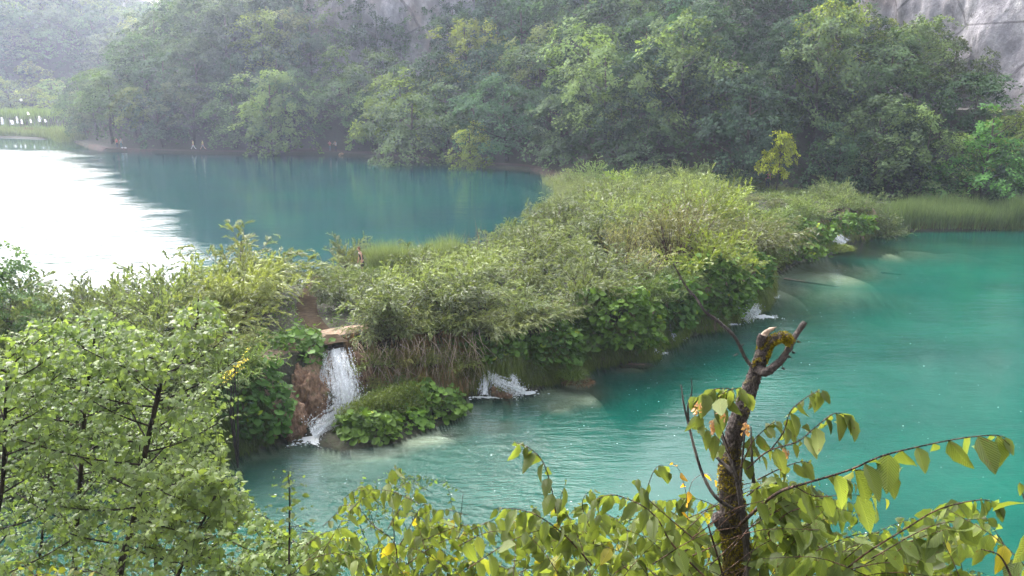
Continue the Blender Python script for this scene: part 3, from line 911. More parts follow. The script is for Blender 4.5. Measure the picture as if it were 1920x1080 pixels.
# ================================================================== VEGETATION OF THE BARRIER
def scatter_leaves(name, pts, nrm, size, mat, aspect=.8, color=(1, 1, 1), jit=.6, kind='stuff', lean=None):
    n = len(pts)
    N_ = unit(nrm + jit * RNG.standard_normal((n, 3)))
    D_ = rnd_dirs(n) if lean is None else unit(lean + .5 * RNG.standard_normal((n, 3)))
    D_ = unit(D_ - N_ * (D_ * N_).sum(1, keepdims=True))
    L = size * (.6 + .8 * RNG.random(n))
    V, F = blades(pts, D_, N_, L, L * aspect, .08)
    o = link(name, npmesh(name, V, F, mat, rnd=RNG.random(n)), kind=kind); o.color = tuple(color) + (1,)
    return o

def grass_blades(name, base, dirs, L, W, mat, bend=.5, color=(1, 1, 1), parent=None, kind='stuff', rel=None):
    """each blade: two bending quads"""
    n = len(base); L = np.asarray(L).reshape(-1, 1); W = np.asarray(W).reshape(-1, 1)
    side = unit(np.cross(dirs, rnd_dirs(n)))
    b = np.asarray(bend).reshape(-1, 1)
    p1 = base + dirs * L * .55 + np.array([0, 0, -1]) * L * b * .12
    fall = unit(dirs + np.array([0, 0, -1]) * b * 1.1)
    p2 = p1 + fall * L * .45
    V = np.stack([base - side * W / 2, base + side * W / 2, p1 + side * W * .42, p1 - side * W * .42, p2], 1)
    if rel is not None: V = V - np.asarray(rel)
    V = V.reshape(-1, 3)
    k = np.arange(n)[:, None] * 5
    F = np.concatenate([k + np.array([0, 1, 2]), k + np.array([0, 2, 3]), k + np.array([3, 2, 4])])
    r = np.tile(RNG.random(n), 3)
    o = link(name, npmesh(name, V, F, mat, rnd=r), parent=parent, kind=kind); o.color = tuple(color) + (1,)
    return o

# undergrowth over the plateau and the shores
xs = RNG.uniform(-45, 40, 150000); ys = RNG.uniform(26, 92, 150000)
pl_ = sdf(POLY_PLAT, xs, ys); kk = pl_ > .35
chan = np.array([P(600, 522, 3)[:2], P(575, 575, 3)[:2], P(590, 615, 3)[:2], P(632, 650, 3)[:2]]); chs = spline(chan, 30)
dch = np.min(np.hypot(xs[:, None] - chs[None, :, 0], ys[:, None] - chs[None, :, 1]), 1)
kk &= dch > .5
xs, ys = xs[kk], ys[kk]
pz = ground_z(xs, ys)
hgt = .05 + .75 * RNG.random(len(xs)) ** 1.5 * (.5 + .5 * noise3(np.column_stack([xs, ys, 0 * xs]), .4, 2) + .4)
pts = np.column_stack([xs, ys, pz + np.maximum(hgt, .03)])
o = scatter_leaves("undergrowth", pts, np.array([0, -.3, 1.]), .18, M['grass'], .45, (.70, .88, .55))
tag(o, "low green undergrowth covering the top of the travertine barrier", "undergrowth")

# willows
SKY = [(-300, 560), (0, 505), (100, 505), (200, 500), (300, 478), (350, 432), (400, 425), (450, 408), (500, 425), (560, 450), (600, 485), (640, 478), (700, 490), (740, 480), (800, 446), (850, 430), (900, 425), (950, 410), (1000, 395), (1035, 365), (1060, 335), (1100, 322), (1150, 318), (1200, 300), (1250, 285), (1300, 305), (1350, 330), (1395, 350), (1420, 370), (1455, 372), (1475, 355), (1500, 352), (1560, 335), (1620, 360), (1700, 380)]
sx_, sy_ = np.array(SKY).T
pend = []
cand = np.column_stack([RNG.uniform(-34, 40, 6000), RNG.uniform(28, 92, 6000)])
cp = sdf(POLY_PLAT, cand[:, 0], cand[:, 1]); cu = sdf(POLY_UP, cand[:, 0], cand[:, 1]); chh = sdf(POLY_HILL, cand[:, 0], cand[:, 1])
cpx, cpy, _ = pix(np.column_stack([cand, np.full(len(cand), 3.1)]))
cd = np.min(np.hypot(cand[:, None, 0] - chs[None, :, 0], cand[:, None, 1] - chs[None, :, 1]), 1)
BATH = PD(681, 525, 44.6)
placed = []
for k in range(len(cand)):
    X, Y = cand[k]
    if cp[k] < .7 or cd[k] < .95 or chh[k] > 2: continue
    if cpx[k] < -120 or cpx[k] > 1660: continue
    if 1545 < cpx[k] < 1612 and Y < 70: continue
    if math.hypot(X - BATH[0], Y - BATH[1]) < 1.5: continue
    # keep the view of the bather free
    if abs(cpx[k] - 681) < 34 and Y < BATH[1] and Y > 40.5: continue
    # reed bed stretch at the back shore
    if 690 < cpx[k] < 800 and Y > 43.5: continue
    # butterbur shelf left of the tall fall
    if 470 < cpx[k] < 600 and Y < 36.2: continue
    sp = 1.95 + .014 * Y
    if any((X - a) ** 2 + (Y - b) ** 2 < sp * sp for a, b in placed): continue
    placed.append((X, Y))
    py = float(np.interp(cpx[k], sx_, sy_))
    front = cp[k] < 2.6
    h = RNG.uniform(2.3, 3.8) * (.82 if front else 1)
    zt = PD(cpx[k], py + RNG.uniform(0, 26), Y)[2]
    if cpx[k] > 1080: h *= 1.2
    h = min(h, max(1.1, (zt - 3.05) / .98))
    if 330 < cpx[k] < 560 and Y > 40: h = max(1.4, (zt - 3.05))
    px = cpx[k]
    # kind and colour by stretch
    u = RNG.random()
    if px < 330: kd, c, w = 'bushy', (.92, .98, .84), 'grey-green bushy willow'
    elif px < 600 and Y < 42: kd, c, w = 'willow', (1.12, 1.08, .72), 'yellowish green willow'
    elif px < 600: kd, c, w = 'upright', (1.02, .98, .80), 'upright olive green willow'
    elif px < 1130: kd, c, w = 'willow', (1.0, 1.04, .82), 'feathery olive willow'
    elif px < 1300 and Y < 57: kd, c, w = ('bare', (.88, .76, .66), 'brownish sparse shrub') if u < .4 else ('willow', (1.0, .95, .75), 'feathery olive willow')
    elif 1290 <= px < 1385 and Y < 63: kd, c, w = 'bushy', (1.35, 1.40, .62), 'bright yellow-green bush'
    elif px < 1340: kd, c, w = 'bushy', (1.05, 1.10, .80), 'pale green bush'
    elif px < 1480: kd, c, w = ('willow', (.98, .92, .72), 'dull olive willow') if u < .6 else ('bushy', (1.0, 1.1, .7), 'green bush')
    else: kd, c, w = 'bushy', (.90, 1.0, .75), 'dull green bush'
    if u > .9 and kd == 'willow': c = (.85, .9, .8); w = 'grey-olive willow'
    pend.append(dict(x=X, y=Y, h=h, px=px, kind=kd, c=c, w=w, d=cp[k], cu=-cu[k]))
PLM = [(60, 'the left edge'), (200, 'the twin-stemmed maple'), (350, 'the yellow-leaved spray'), (465, 'the glare'), (560, 'the butterbur shelf'), (636, 'the tall waterfall'), (700, 'the bather'), (790, 'the back reeds'), (870, 'the hanging roots'), (950, 'the forked cascade'), (1075, 'the grass tuft'), (1165, 'the largest bank'), (1240, 'the mossy drips'), (1335, 'the second bank'), (1400, 'the white chute'), (1453, 'the yellow sapling'), (1590, 'the far cascade')]
gr = {}
for r in pend:
    m = min(PLM, key=lambda m: abs(m[0] - r['px']))
    row = 'at the wall edge above' if r['d'] < 2.4 else ('on the lake side behind' if r['cu'] < 3.0 else 'mid-barrier behind')
    gr.setdefault((r['w'], row, m[1]), []).append(r)
for key, lst in gr.items():
    lst.sort(key=lambda r: r['px'])
    for k, r in enumerate(lst):
        r['label'] = f"{key[0]} {key[1]} {key[2]}" + ('' if len(lst) == 1 else (f", the {['left', 'right'][k]} one" if len(lst) == 2 else f", {ordinal(k)} from left"))
EDGE = 0
ppw, _, _ = pix(np.column_stack([wl, np.full(520, 2.6)]))
acc = 0.0; lastp = wl[0]
for k in range(1, 519):
    acc += float(np.hypot(*(wl[k] - wl[k - 1])))
    x_ = ppw[k]
    if acc < 1.15 or x_ < -150 or x_ > 1620: continue
    if 470 < x_ < 690 or 1548 < x_ < 1605 or 1375 < x_ < 1425: continue
    acc = 0.0
    q = wl[k] - wnrm[k] * RNG.uniform(.35, .8)
    kd, c, nm = ('willow', (1.0, .98, .75), 'drooping olive willow') if 690 < x_ < 1120 else (('bushy', (.8, .95, .6), 'drooping green shrub') if x_ < 1290 or x_ > 1440 else ('bushy', (.95, 1.1, .6), 'drooping fresh green shrub'))
    pend.append(dict(x=float(q[0]), y=float(q[1]), h=RNG.uniform(1.3, 2.0), px=x_, kind=kd, c=c, w=nm, d=0.0, cu=99, z=2.75))
    lst_key = min(PLM, key=lambda m: abs(m[0] - x_))[1]
    pend[-1]['edge'] = lst_key
eg = {}
for r in pend:
    if 'edge' in r: eg.setdefault((r['w'], r['edge']), []).append(r)
for key, lst in eg.items():
    lst.sort(key=lambda r: r['px'])
    for k, r in enumerate(lst):
        r['label'] = f"{key[0]} on the wall edge by {key[1]}" + ('' if len(lst) == 1 else (f", the {['left', 'right'][k]} one" if len(lst) == 2 else f", {ordinal(k)} from left"))
KN = dict(willow=WIL, upright=WIL_UP, bushy=BUSHY, bare=BARE)
for r in pend:
    v = KN[r['kind']]
    w = RNG.uniform(.95, 1.2) if r['kind'] != 'upright' else .75
    w = max(w, 2.5 / r['h'] * .8)
    bj_ = RNG.uniform(.74, 1.22)
    make_shrub("willow_shrub" if 'willow' in r['w'] else 'bush', r['label'], r['x'], r['y'], r['h'], w, v[RNG.integers(len(v))], tuple(v * bj_ for v in r['c']), 'shrub', 'shrubs on the barrier', z=r.get('z'))
print('shrubs', len(pend))
# grey willow by the reeds and its neighbours
for (a, b, D, h, w, c, lab) in ((1600, 402, 77, 4.6, .95, (.85, .95, .85), "grey-green rounded willow at the left end of the reed belt"), (1655, 412, 76, 3.2, 1.0, (.8, .88, .75), "lower grey willow leaning over the reeds beside the rounded one"),
        (1545, 395, 80, 3.2, 1.1, (.95, 1.1, .8), "green willow behind the far butterbur bank")):
    p = PD(a, b, D); make_shrub("willow_shrub", lab, p[0], p[1], h, w, BUSHY[RNG.integers(3)], c, 'shrub')
WF = []
for i_, (a, b, zz_, kd, c) in enumerate([(690, 678, 2.3, 'BUSHY', (1.2, 1.2, .75)), (735, 672, 2.2, 'WIL', (1.5, 1.2, .75)), (780, 668, 2.2, 'BARE', (1.7, 1.2, .8)), (822, 672, 2.0, 'WIL', (1.5, 1.35, .8)), (862, 672, 2.0, 'BUSHY', (1.2, 1.15, .6)), (708, 716, 1.2, 'WIL', (1.6, 1.35, .85)), (800, 716, 1.0, 'WIL', (1.7, 1.2, .75)), (842, 712, 1.1, 'BARE', (1.7, 1.25, .8))]):
    WF.append((a, b, zz_, kd, c, ['upper', 'upper', 'upper', 'upper', 'upper', 'lower', 'lower', 'lower'][i_], ['green', 'olive', 'straw-coloured', 'yellowish', 'dull green', 'tawny', 'rusty', 'straw-coloured'][i_]))
for a, b, zz_, kd, c, rw, cn in WF:
    k_, n_ = wall_at(a); q_ = k_ + n_ * .05
    mk_ = 'beside the tall fall' if a < 725 else ('above the middle of the islet' if a < 800 else 'above the right end of the islet')
    make_shrub("bush", f"{cn} bush hanging from the {rw} wall {mk_}", float(q_[0]), float(q_[1]), 1.05, 1.5, {'BUSHY': BUSHY, 'WIL': WIL, 'BARE': BARE}[kd][1], c, 'shrub', z=zz_ - .55)
for (a, b, D, h, w, kd, c, z_, lab) in ((655, 527, 47.2, 2.6, .85, BUSHY[1], (.85, .80, .72), 3.0, "round brownish willow right behind the bather"), (700, 560, 42.6, 1.3, 1.1, WIL[1], (1.0, 1.05, .8), None, "low feathery willow just in front of the bather"),
        (655, 565, 42.0, 1.5, 1.1, WIL[3], (1.1, 1.15, .75), None, "low yellowish willow in front of the bather at left"),
        (712, 700, 35.0, 1.3, 1.0, BARE[0], (1.5, 1.25, .9), 1.5, "tangled brownish bush hanging on the wall right of the tall fall"), (765, 690, 35.4, 1.4, 1.0, BARE[1], (1.4, 1.1, .8), 1.4, "dry straw coloured bush hanging on the wall above the islet"),
        (825, 700, 35.6, 1.3, 1.1, WIL[0], (1.3, 1.15, .8), 1.3, "olive bush hanging on the wall near the right end of the islet"), (858, 735, 34.8, 1.0, 1.0, BARE[0], (1.3, 1.1, .7), .7, "small dry bush at the wall foot beside the right end of the islet"),
        (745, 745, 33.6, 1.2, 1.2, WIL[2], (1.2, 1.3, .75), .4, "green bush on the back of the islet against the wall"), (690, 745, 33.0, .9, 1.2, BUSHY[0], (1.1, 1.25, .8), .4, "small green bush on the islet beside the tall fall")):
    p = PD(a, b, D); make_shrub("willow_shrub" if 'willow' in lab else "bush", lab, p[0], p[1], h, w, kd, c, 'shrub', z=z_)
for (a, b, D, h, w, c, lab) in ((1075, 345, 84, 2.6, 1.2, (1.0, 1.05, .85), "pale bush at the head of the upper lake beside the grey reed tuft"), (1105, 345, 88, 3.4, 1.0, (.85, 1.05, .85), "taller green bush at the lake head under the woods"),
        (1165, 340, 87, 2.4, 1.3, (1.5, 1.75, .6), "fresh yellow-green bush under the dark woods at the lake head"), (1210, 345, 86, 3.2, 1.1, (.85, 1.0, .8), "dull green bush under the woods right of the fresh yellow-green one"),
        (1290, 350, 86, 3.4, 1.1, (.9, 1.05, .8), "green bush at the wood edge behind the brow of the barrier"), (1370, 355, 86, 2.8, 1.1, (.8, 1.0, .8), "dark bush at the wood edge left of the bright yellow sapling"), (1540, 372, 85, 2.8, 1.2, (.8, 1.0, .8), "dark bush at the wood edge right of the bright yellow sapling")):
    p = PD(a, b, D); make_shrub("bush", lab, p[0], p[1], h, w, BUSHY[RNG.integers(3)], c, 'shrub')
# understory below the trees
n = 110000
ux = RNG.uniform(-105, 75, n); uy = RNG.uniform(76, 178, n); uh = sdf(POLY_HILL, ux, uy); kk = (uh > 2.4) & (uh < 16) 
ux, uy, uh = ux[kk], uy[kk], uh[kk]
cl_ = .5 + .9 * noise3(np.column_stack([ux, uy, 0 * ux]), .22, 3)
kk = RNG.random(len(ux)) < .35 + cl_; ux, uy, cl_ = ux[kk], uy[kk], np.clip(cl_[kk], 0, 1.3)
# keep the bare bank behind the standing couple
upx, _, _ = pix(np.column_stack([ux, uy, np.full(len(ux), 4.)])); kk = ~((upx > 570) & (upx < 650)); ux, uy, cl_ = ux[kk], uy[kk], cl_[kk]
up_ = np.column_stack([ux, uy, ground_z(ux, uy) + .1 + 3.4 * cl_ * RNG.random(len(ux))])
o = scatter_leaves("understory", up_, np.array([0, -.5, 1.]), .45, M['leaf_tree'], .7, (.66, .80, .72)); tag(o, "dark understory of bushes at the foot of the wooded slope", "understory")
kk = (sdf(POLY_HILL, up_[:, 0], up_[:, 1]) < 5)
# tall hazy green tree at the left edge in the middle distance
for (a, b, D, h, w, lab) in ((-45, 640, 32.5, 5.2, .9, "tall green tree at the left frame edge in front of the glare"), (45, 690, 31.0, 3.1, 1.1, "lower dark green tree at the left edge below the tall one")):
    p = PD(a, b, D); make_tree("broadleaf_tree", lab, "tree", p[0], p[1], h, w, CROWN[2], TRUNK[2], (.95, 1.1, .8), zoff=0)

# ---- butterbur
def disc_leaf(n=9, cup=.16, notch=.35):
    th = np.linspace(-math.pi / 2 + notch, 3 * math.pi / 2 - notch, n)
    r = .5 * (1 + .07 * RNG.standard_normal(n))
    rim = np.column_stack([r * np.cos(th), r * np.sin(th) + .06, cup * (.6 + .5 * RNG.random(n)) * .5])
    mid = np.column_stack([rim[:, 0] * .5, rim[:, 1] * .5, np.full(n, .015)])
    V = np.concatenate([[[0, -.02, 0]], mid, rim])
    F = [[0, 1 + i, 2 + i, 2 + i] for i in range(n - 1)]
    F = np.array(F); Q = np.array([[1 + i, 1 + n + i, 2 + n + i, 2 + i] for i in range(n - 1)])
    return V, F[:, :3], Q
def leafmesh_from(Vt, T, Q, name, mat, uv=None):
    me = bpy.data.meshes.new(name)
    me.from_pydata([tuple(v) for v in Vt], [], [tuple(map(int, f)) for f in T] + [tuple(map(int, f)) for f in Q])
    if uv is not None:
        ul = me.uv_layers.new(name="UVMap")
        for lp in me.loops: ul.data[lp.index].uv = uv[lp.vertex_index]
    me.polygons.foreach_set("use_smooth", np.ones(len(me.polygons), bool))
    me.materials.append(mat); me.update()
    return me
def to_tris(T, Q):
    T = np.asarray(T, int).reshape(-1, 3)
    if len(Q): T = np.concatenate([T, np.asarray(Q)[:, [0, 1, 2]], np.asarray(Q)[:, [0, 2, 3]]])
    return T
BB = [disc_leaf() for _ in range(5)]
BBM = [leafmesh_from(*b, "butterbur_leaf", M['leaf_butterbur']) for b in BB]

def mats(pos, ydir, nrm, size):
    """N matrices with columns x,y,z scaled"""
    y = unit(ydir); z = unit(nrm - y * (nrm * y).sum(1, keepdims=True)); x = np.cross(y, z)
    s = np.asarray(size).reshape(-1, 1)
    Mx = np.zeros((len(pos), 4, 4)); Mx[:, :3, 0] = x * s; Mx[:, :3, 1] = y * s; Mx[:, :3, 2] = z * s; Mx[:, :3, 3] = pos; Mx[:, 3, 3] = 1
    return Mx

def populate(th, Mx, tmpl, meshes, mat, limit, name='leaf', color=(1, 1, 1), uvs=None, stuffname='foliage', minpx=9):
    """largest in the picture become single leaves, the rest one mesh; all children of th. Mx in world space"""
    base = np.array(th.location); n = len(Mx)
    if n == 0: return
    px, py, w = pix(Mx[:, :3, 3]); sz = np.linalg.norm(Mx[:, :3, 1], axis=1) / w * FPX
    vis = (px > -20) & (px < 1940) & (py > -20) & (py < 1100)
    key = np.where(vis & (sz > minpx * .7), sz, -1); order = np.argsort(-key)
    single = order[:limit][key[order[:limit]] > 0] if limit else np.array([], int)
    var = RNG.integers(len(tmpl), size=n)
    rest = np.setdiff1d(np.arange(n), single)
    for i in single:
        o = bpy.data.objects.new(name, meshes[var[i]]); COL.objects.link(o); o.parent = th
        m = Mx[i].copy(); m[:3, 3] -= base; o.matrix_local = Matrix(m.tolist()); o.color = tuple(color) + (1,)
    if len(rest):
        Vs = []; Fs = []; Us = []; rn = []; c = 0
        for v in range(len(tmpl)):
            idx = rest[var[rest] == v]
            if not len(idx): continue
            Vt = np.asarray(tmpl[v][0]); T = to_tris(tmpl[v][1], tmpl[v][2])
            H = np.concatenate([Vt, np.ones((len(Vt), 1))], 1)
            W = np.einsum('nij,vj->nvi', Mx[idx], H)[..., :3] - base
            Vs.append(W.reshape(-1, 3)); Fs.append((T[None] + (np.arange(len(idx)) * len(Vt))[:, None, None] + c).reshape(-1, 3))
            if uvs is not None: Us.append(np.tile(uvs[v], (len(idx), 1)))
            rn.append(np.repeat(RNG.random(len(idx)), len(T))); c += len(idx) * len(Vt)
        o = link(stuffname, npmesh(stuffname, np.concatenate(Vs), np.concatenate(Fs), mat, rnd=np.concatenate(rn), uv=np.concatenate(Us) if Us else None, smooth=True), parent=th, kind='stuff')
        o.color = tuple(color) + (1,)

def butterbur(label, a, b, D, rx, ry, rz, n, size=.30, color=(1, 1, 1), limit=150, lo=-.6):
    """leaves shingled over a mound that hugs the bank; centre at photo column/row a,b and distance D"""
    c = PD(a, b, D)
    # outward direction of the wall
    _, wn_ = wall_at(a)
    d = rnd_dirs(n * 5)
    face = d[:, 0] * wn_[0] + d[:, 1] * wn_[1]
    d = d[(face > -.35) & (d[:, 2] > lo)][:n]
    r = np.array([rx, ry, rz]); q = noise3(d * 2.2 + c, 1.0, 3)
    k = (1 + .55 * q[:, None]) * (.80 + .28 * RNG.random((len(d), 1)))
    pos = c + d * r * k
    nrm = unit(d * .55 + np.array([wn_[0] * .35, wn_[1] * .35, .85]) + .42 * RNG.standard_normal((len(d), 3)))
    yd = unit(np.column_stack([d[:, 0], d[:, 1], np.full(len(d), -.25)]) + .5 * RNG.standard_normal((len(d), 3)))
    th = thing("butterbur_clump", label, "butterbur", (c[0], c[1], max(c[2] - rz * .8, .05)), "butterbur clumps along the barrier")
    Mx = mats(pos, yd, nrm, size * (.45 + .95 * RNG.random(len(d)) ** 1.5))
    Mx = Mx[pos[:, 2] > .08]
    populate(th, Mx, BB, BBM, M['leaf_butterbur'], limit, color=color)
    # leaf stalks and shaded undergrowth
    m = 500; dd = rnd_dirs(m); dd = dd[dd[:, 2] > lo]
    p = c + dd * r * .72
    V, F = blades(p - np.array(th.location) - np.array([0, 0, .12]), unit(dd + np.array([0, 0, .4])), rnd_dirs(len(dd)), np.full(len(dd), .38), np.full(len(dd), .035))
    g = link("stalks", npmesh("stalks", V, F, M['grass'], rnd=RNG.random(len(dd))), parent=th, kind='stuff'); g.color = (.7, .8, .5, 1)
    return th
BBL = [
    ("butterbur clump on the shelf directly left of the tall waterfall's lip", 548, 660, 33.2, 1.45, 1.2, 1.15, 560, .28, (.95, 1.05, .9), 200),
    ("dark butterbur clump hanging low behind the maple, left of the ochre rock", 468, 765, 29.8, 1.5, 1.2, 1.75, 750, .29, (.75, .95, .85), 220),
    ("dark butterbur clump under the yellow-leaved spray, behind the maple", 400, 715, 31.2, 1.3, 1.0, 1.3, 360, .26, (.75, .95, .85), 60),
    ("butterbur clump hiding the bank far left behind the maple", 130, 775, 29.5, 2.6, 1.0, 1.3, 420, .26, (.8, 1.0, .85), 0),
    ("butterbur clump at the near left end of the islet", 690, 812, 30.6, 1.35, 1.0, .9, 520, .30, (1.05, 1.05, .85), 260, -.2),
    ("butterbur clump at the right end of the islet", 808, 768, 32.8, 1.6, 1.0, 1.05, 520, .28, (1.0, 1.05, .85), 230, -.2),
    ("butterbur clump in the middle of the islet's front edge", 752, 800, 31.5, 1.2, .8, .75, 380, .28, (1.0, 1.1, .85), 160, -.2),
    ("small butterbur clump above the hanging roots", 820, 635, 36.2, 1.2, .9, .8, 240, .24, (.85, .95, .8), 60),
    ("butterbur fringe above the forked cascade", 925, 645, 36.0, 1.7, 1.0, .85, 520, .28, (1.05, 1.1, .8), 170),
    ("butterbur clump on the wall between the forked cascade and the grass tuft", 1030, 645, 36.8, 1.5, 1.1, 1.35, 560, .28, (.9, 1.0, .8), 150),
    ("largest butterbur bank, bright green, left of the mossy drips", 1150, 610, 38.8, 2.3, 1.4, 1.9, 1500, .31, (1.12, 1.15, .85), 300),
    ("butterbur bank behind the mossy drips", 1245, 572, 42.6, 1.9, 1.3, 1.7, 850, .30, (.85, 1.0, .85), 170),
    ("broad butterbur bank left of the white chute", 1330, 545, 45.2, 2.4, 1.4, 1.8, 1300, .31, (1.05, 1.12, .85), 220),
    ("butterbur clump above the white chute", 1390, 508, 48.9, 1.8, 1.4, 1.35, 650, .31, (.85, 1.0, .85), 90),
    ("butterbur slope left of the far cascade", 1500, 447, 63.6, 2.7, 1.8, 1.5, 760, .33, (.9, 1.0, .8), 0),
    ("rounded butterbur clump over the far cascade", 1592, 424, 68.6, 2.0, 1.3, 1.0, 560, .33, (1.0, 1.1, .85), 0),
    ("low butterbur fringe at the water left of the far cascade", 1500, 472, 61.0, 1.8, 1.2, .8, 300, .30, (1.0, 1.05, .8), 0),
]
for b in BBL:
    butterbur(*b)

# ---- hanging grass, roots and moss on the wall
def hanging(name, label, x0, x1, zlo, zhi, n, L, col, mat, W=.018, out=.3, cat='hanging grass', up=0.0):
    px, _, _ = pix(np.column_stack([wl, np.full(520, 1.5)]))
    ok = np.where((px > x0) & (px < x1))[0]
    k = RNG.choice(ok, n); t = RNG.random(n)
    z = zlo + (zhi - zlo) * RNG.random(n)
    bk = .85 * sstep(1.2, 3.2, z)
    q = np.column_stack([wl[k], z * .55]); rl = .55 * noise3(q, .7, 4) + .22 * noise3(q, 2.6, 3)
    base = np.column_stack([wl[k] + wnrm[k] * (.14 + rl - bk)[:, None] + (np.roll(wl, -1, 0)[k] - wl[k]) * t[:, None], z])
    base = base[(k > 0) & (k < 518)]; k2 = k[(k > 0) & (k < 518)]; n2 = len(base)
    d = unit(np.column_stack([wnrm[k2] * (out + .4 * RNG.random((n2, 1))) + .28 * RNG.standard_normal((n2, 2)), np.full(n2, -.9 + up) + .3 * RNG.random(n2)]))
    o = grass_blades(name, base, d, L * (.5 + RNG.random(n2)), W * (.7 + .6 * RNG.random(n2)), mat, .9, col)
    tag(o, label, cat)
    return o
hanging("hanging_roots", "tangle of brown dead stalks and roots hanging behind the islet", 655, 890, .7, 3.2, 12000, .6, (1.6, 1.4, 1.15), M['dry'], .018)
hanging("hanging_grass", "olive grass hanging over the wall right of the tall fall", 690, 900, .4, 3.0, 13000, .48, (1.5, 1.35, .85), M['grass'], .02)
hanging("hanging_grass", "mixed brown-green grass curtain around the forked cascade", 880, 1080, .2, 2.6, 14000, .5, (1.3, 1.3, .75), M['grass'], .018)
hanging("hanging_grass", "dark grass fringe below the large butterbur bank", 1080, 1240, .05, 2.2, 9000, .5, (1.2, 1.3, .7), M['grass'], .02)
hanging("hanging_grass", "green grass fringe between the mossy drips and the white chute", 1240, 1440, .05, 2.4, 13000, .5, (1.25, 1.4, .7), M['grass'], .022)
hanging("hanging_grass", "dry brownish grass slope right of the white chute", 1425, 1640, .05, 2.8, 9000, .6, (1.4, 1.35, .8), M['grass'], .028)
hanging("hanging_grass", "green grass curtain hiding the bank left of the ochre rock", -100, 500, .05, 3.1, 16000, .5, (.8, .95, .6), M['grass'], .022)

def mound_grass(label, a, b, D, rx, ry, rz, n, L, col, mat, W=.02, cat='grass tuft', name='grass_tuft', droop=.9, up=.5):
    c = PD(a, b, D); d = rnd_dirs(n); d[:, 2] = np.abs(d[:, 2])
    base = c + d * np.array([rx, ry, rz]) * (.85 + .2 * RNG.random((n, 1)))
    dd = unit(d + np.array([0, 0, up]) + .35 * RNG.standard_normal((n, 3)))
    o = grass_blades(name, base, dd, L * (.5 + RNG.random(n)), W * (.7 + .6 * RNG.random(n)), mat, droop, col)
    return tag(o, label, cat)
mound_grass("hanging green moss-grass cushion beside the mossy drips", 1258, 612, 42.0, .55, .5, .85, 2600, .28, (.95, 1.0, .6), M['grass'], name='grass_cushion', up=-.3)
mound_grass("green cushion left of the mossy drips", 1222, 640, 40.4, .45, .45, .7, 2000, .26, (.95, .95, .55), M['grass'], name='grass_cushion', up=-.3)
mound_grass("green cushion hanging beside the white chute", 1372, 560, 46.3, .5, .5, .7, 1800, .28, (.95, 1.0, .55), M['grass'], name='grass_cushion', up=-.3)
mound_grass("brown-topped grass cushion left of the forked cascade", 885, 700, 35.3, .40, .5, 1.2, 3200, .26, (1.0, .80, .5), M['grass'], name='grass_cushion', up=-.4)
mound_grass("green cushion right of the forked cascade", 1000, 692, 36.3, .75, .6, 1.05, 3600, .27, (.9, .95, .55), M['grass'], name='grass_cushion', up=-.3)
mound_grass("golden-green moss tongue between the arms of the forked cascade", 948, 728, 34.9, .42, .35, .35, 1300, .14, (1.2, 1.1, .4), M['grass'], name='moss_cushion', up=-.2)
mound_grass("bright grass tuft with brown feet at the water right of the forked cascade", 1072, 708, 35.9, .42, .4, .12, 900, .62, (1.15, 1.3, .75), M['grass'], .022, up=1.0)
mound_grass("dry brown stalks around the foot of the bright grass tuft", 1085, 716, 35.7, .6, .45, .05, 700, .3, (.85, .75, .7), M['dry'], .02, name='dry_grass', up=.1)
mound_grass("tawny grass slope above the foam patch right of the white chute", 1415, 500, 52, 1.1, 1.0, 1.5, 4200, .36, (1.35, 1.15, .75), M['grass'], .028, name='grass_cushion', up=.1)
mound_grass("green sedge at the water left of the far cascade", 1560, 470, 62.5, 1.6, .8, .35, 1500, .5, (1.1, 1.15, .6), M['grass'], .03, up=.8)
# fluffy green herbs on top of the islet
c = PD(735, 775, 31.9); n = 15000
d = rnd_dirs(n); d[:, 2] = np.abs(d[:, 2])
pp = c + d * np.array([2.2, .9, 1.15]) * (.45 + .6 * RNG.random((n, 1))) * (1 + .6 * noise3(d * 3, 1, 3)[:, None])
pp[:, 1] += (pp[:, 0] - c[0]) * .42
o = scatter_leaves("islet_herbs", pp, np.array([0, -.2, 1.]), .10, M['grass'], .4, (1.1, 1.15, .65), 1.2, lean=np.array([0, 0, 1.]))
tag(o, "fine feathery green herbs over the top of the islet", "herbs")

# pale dead roots and stalks dangling down the shaded wall
g = Geo(); px_w, _, _ = pix(np.column_stack([wl, np.full(520, 1.5)]))
okk = np.where((px_w > 665) & (px_w < 905))[0]; rb = np.array([*wl[okk[0]], 0.0])
for i_ in range(150):
    k = int(RNG.choice(okk)); zt_ = RNG.uniform(1.6, 3.1); n3 = np.array([wnrm[k][0], wnrm[k][1], 0]); tg3 = np.array([-wnrm[k][1], wnrm[k][0], 0])
    p0 = np.array([wl[k][0], wl[k][1], zt_]) - n3 * .25; L_ = RNG.uniform(.5, 1.3); sw_ = RNG.normal() * .35
    p1 = p0 + n3 * RNG.uniform(.5, .8) + np.array([0, 0, -.12 * L_]) + tg3 * sw_ * .4; p2 = p1 + n3 * RNG.uniform(-.05, .3) + tg3 * sw_ + np.array([0, 0, -L_])
    g.tube(spline([p0, p1, p2], 9) - rb, np.linspace(.022, .006, 9) * RNG.uniform(.5, 1.2), 4, cap=False)
M['root'] = simple('dead_roots', (.46, .35, .24), .9, 12, .45)
o = link("dead_roots", g.mesh("dead_roots", M['root']), loc=tuple(rb), kind='stuff')
tag(o, "pale dead roots and stalks dangling down the shaded wall behind the islet", "roots")

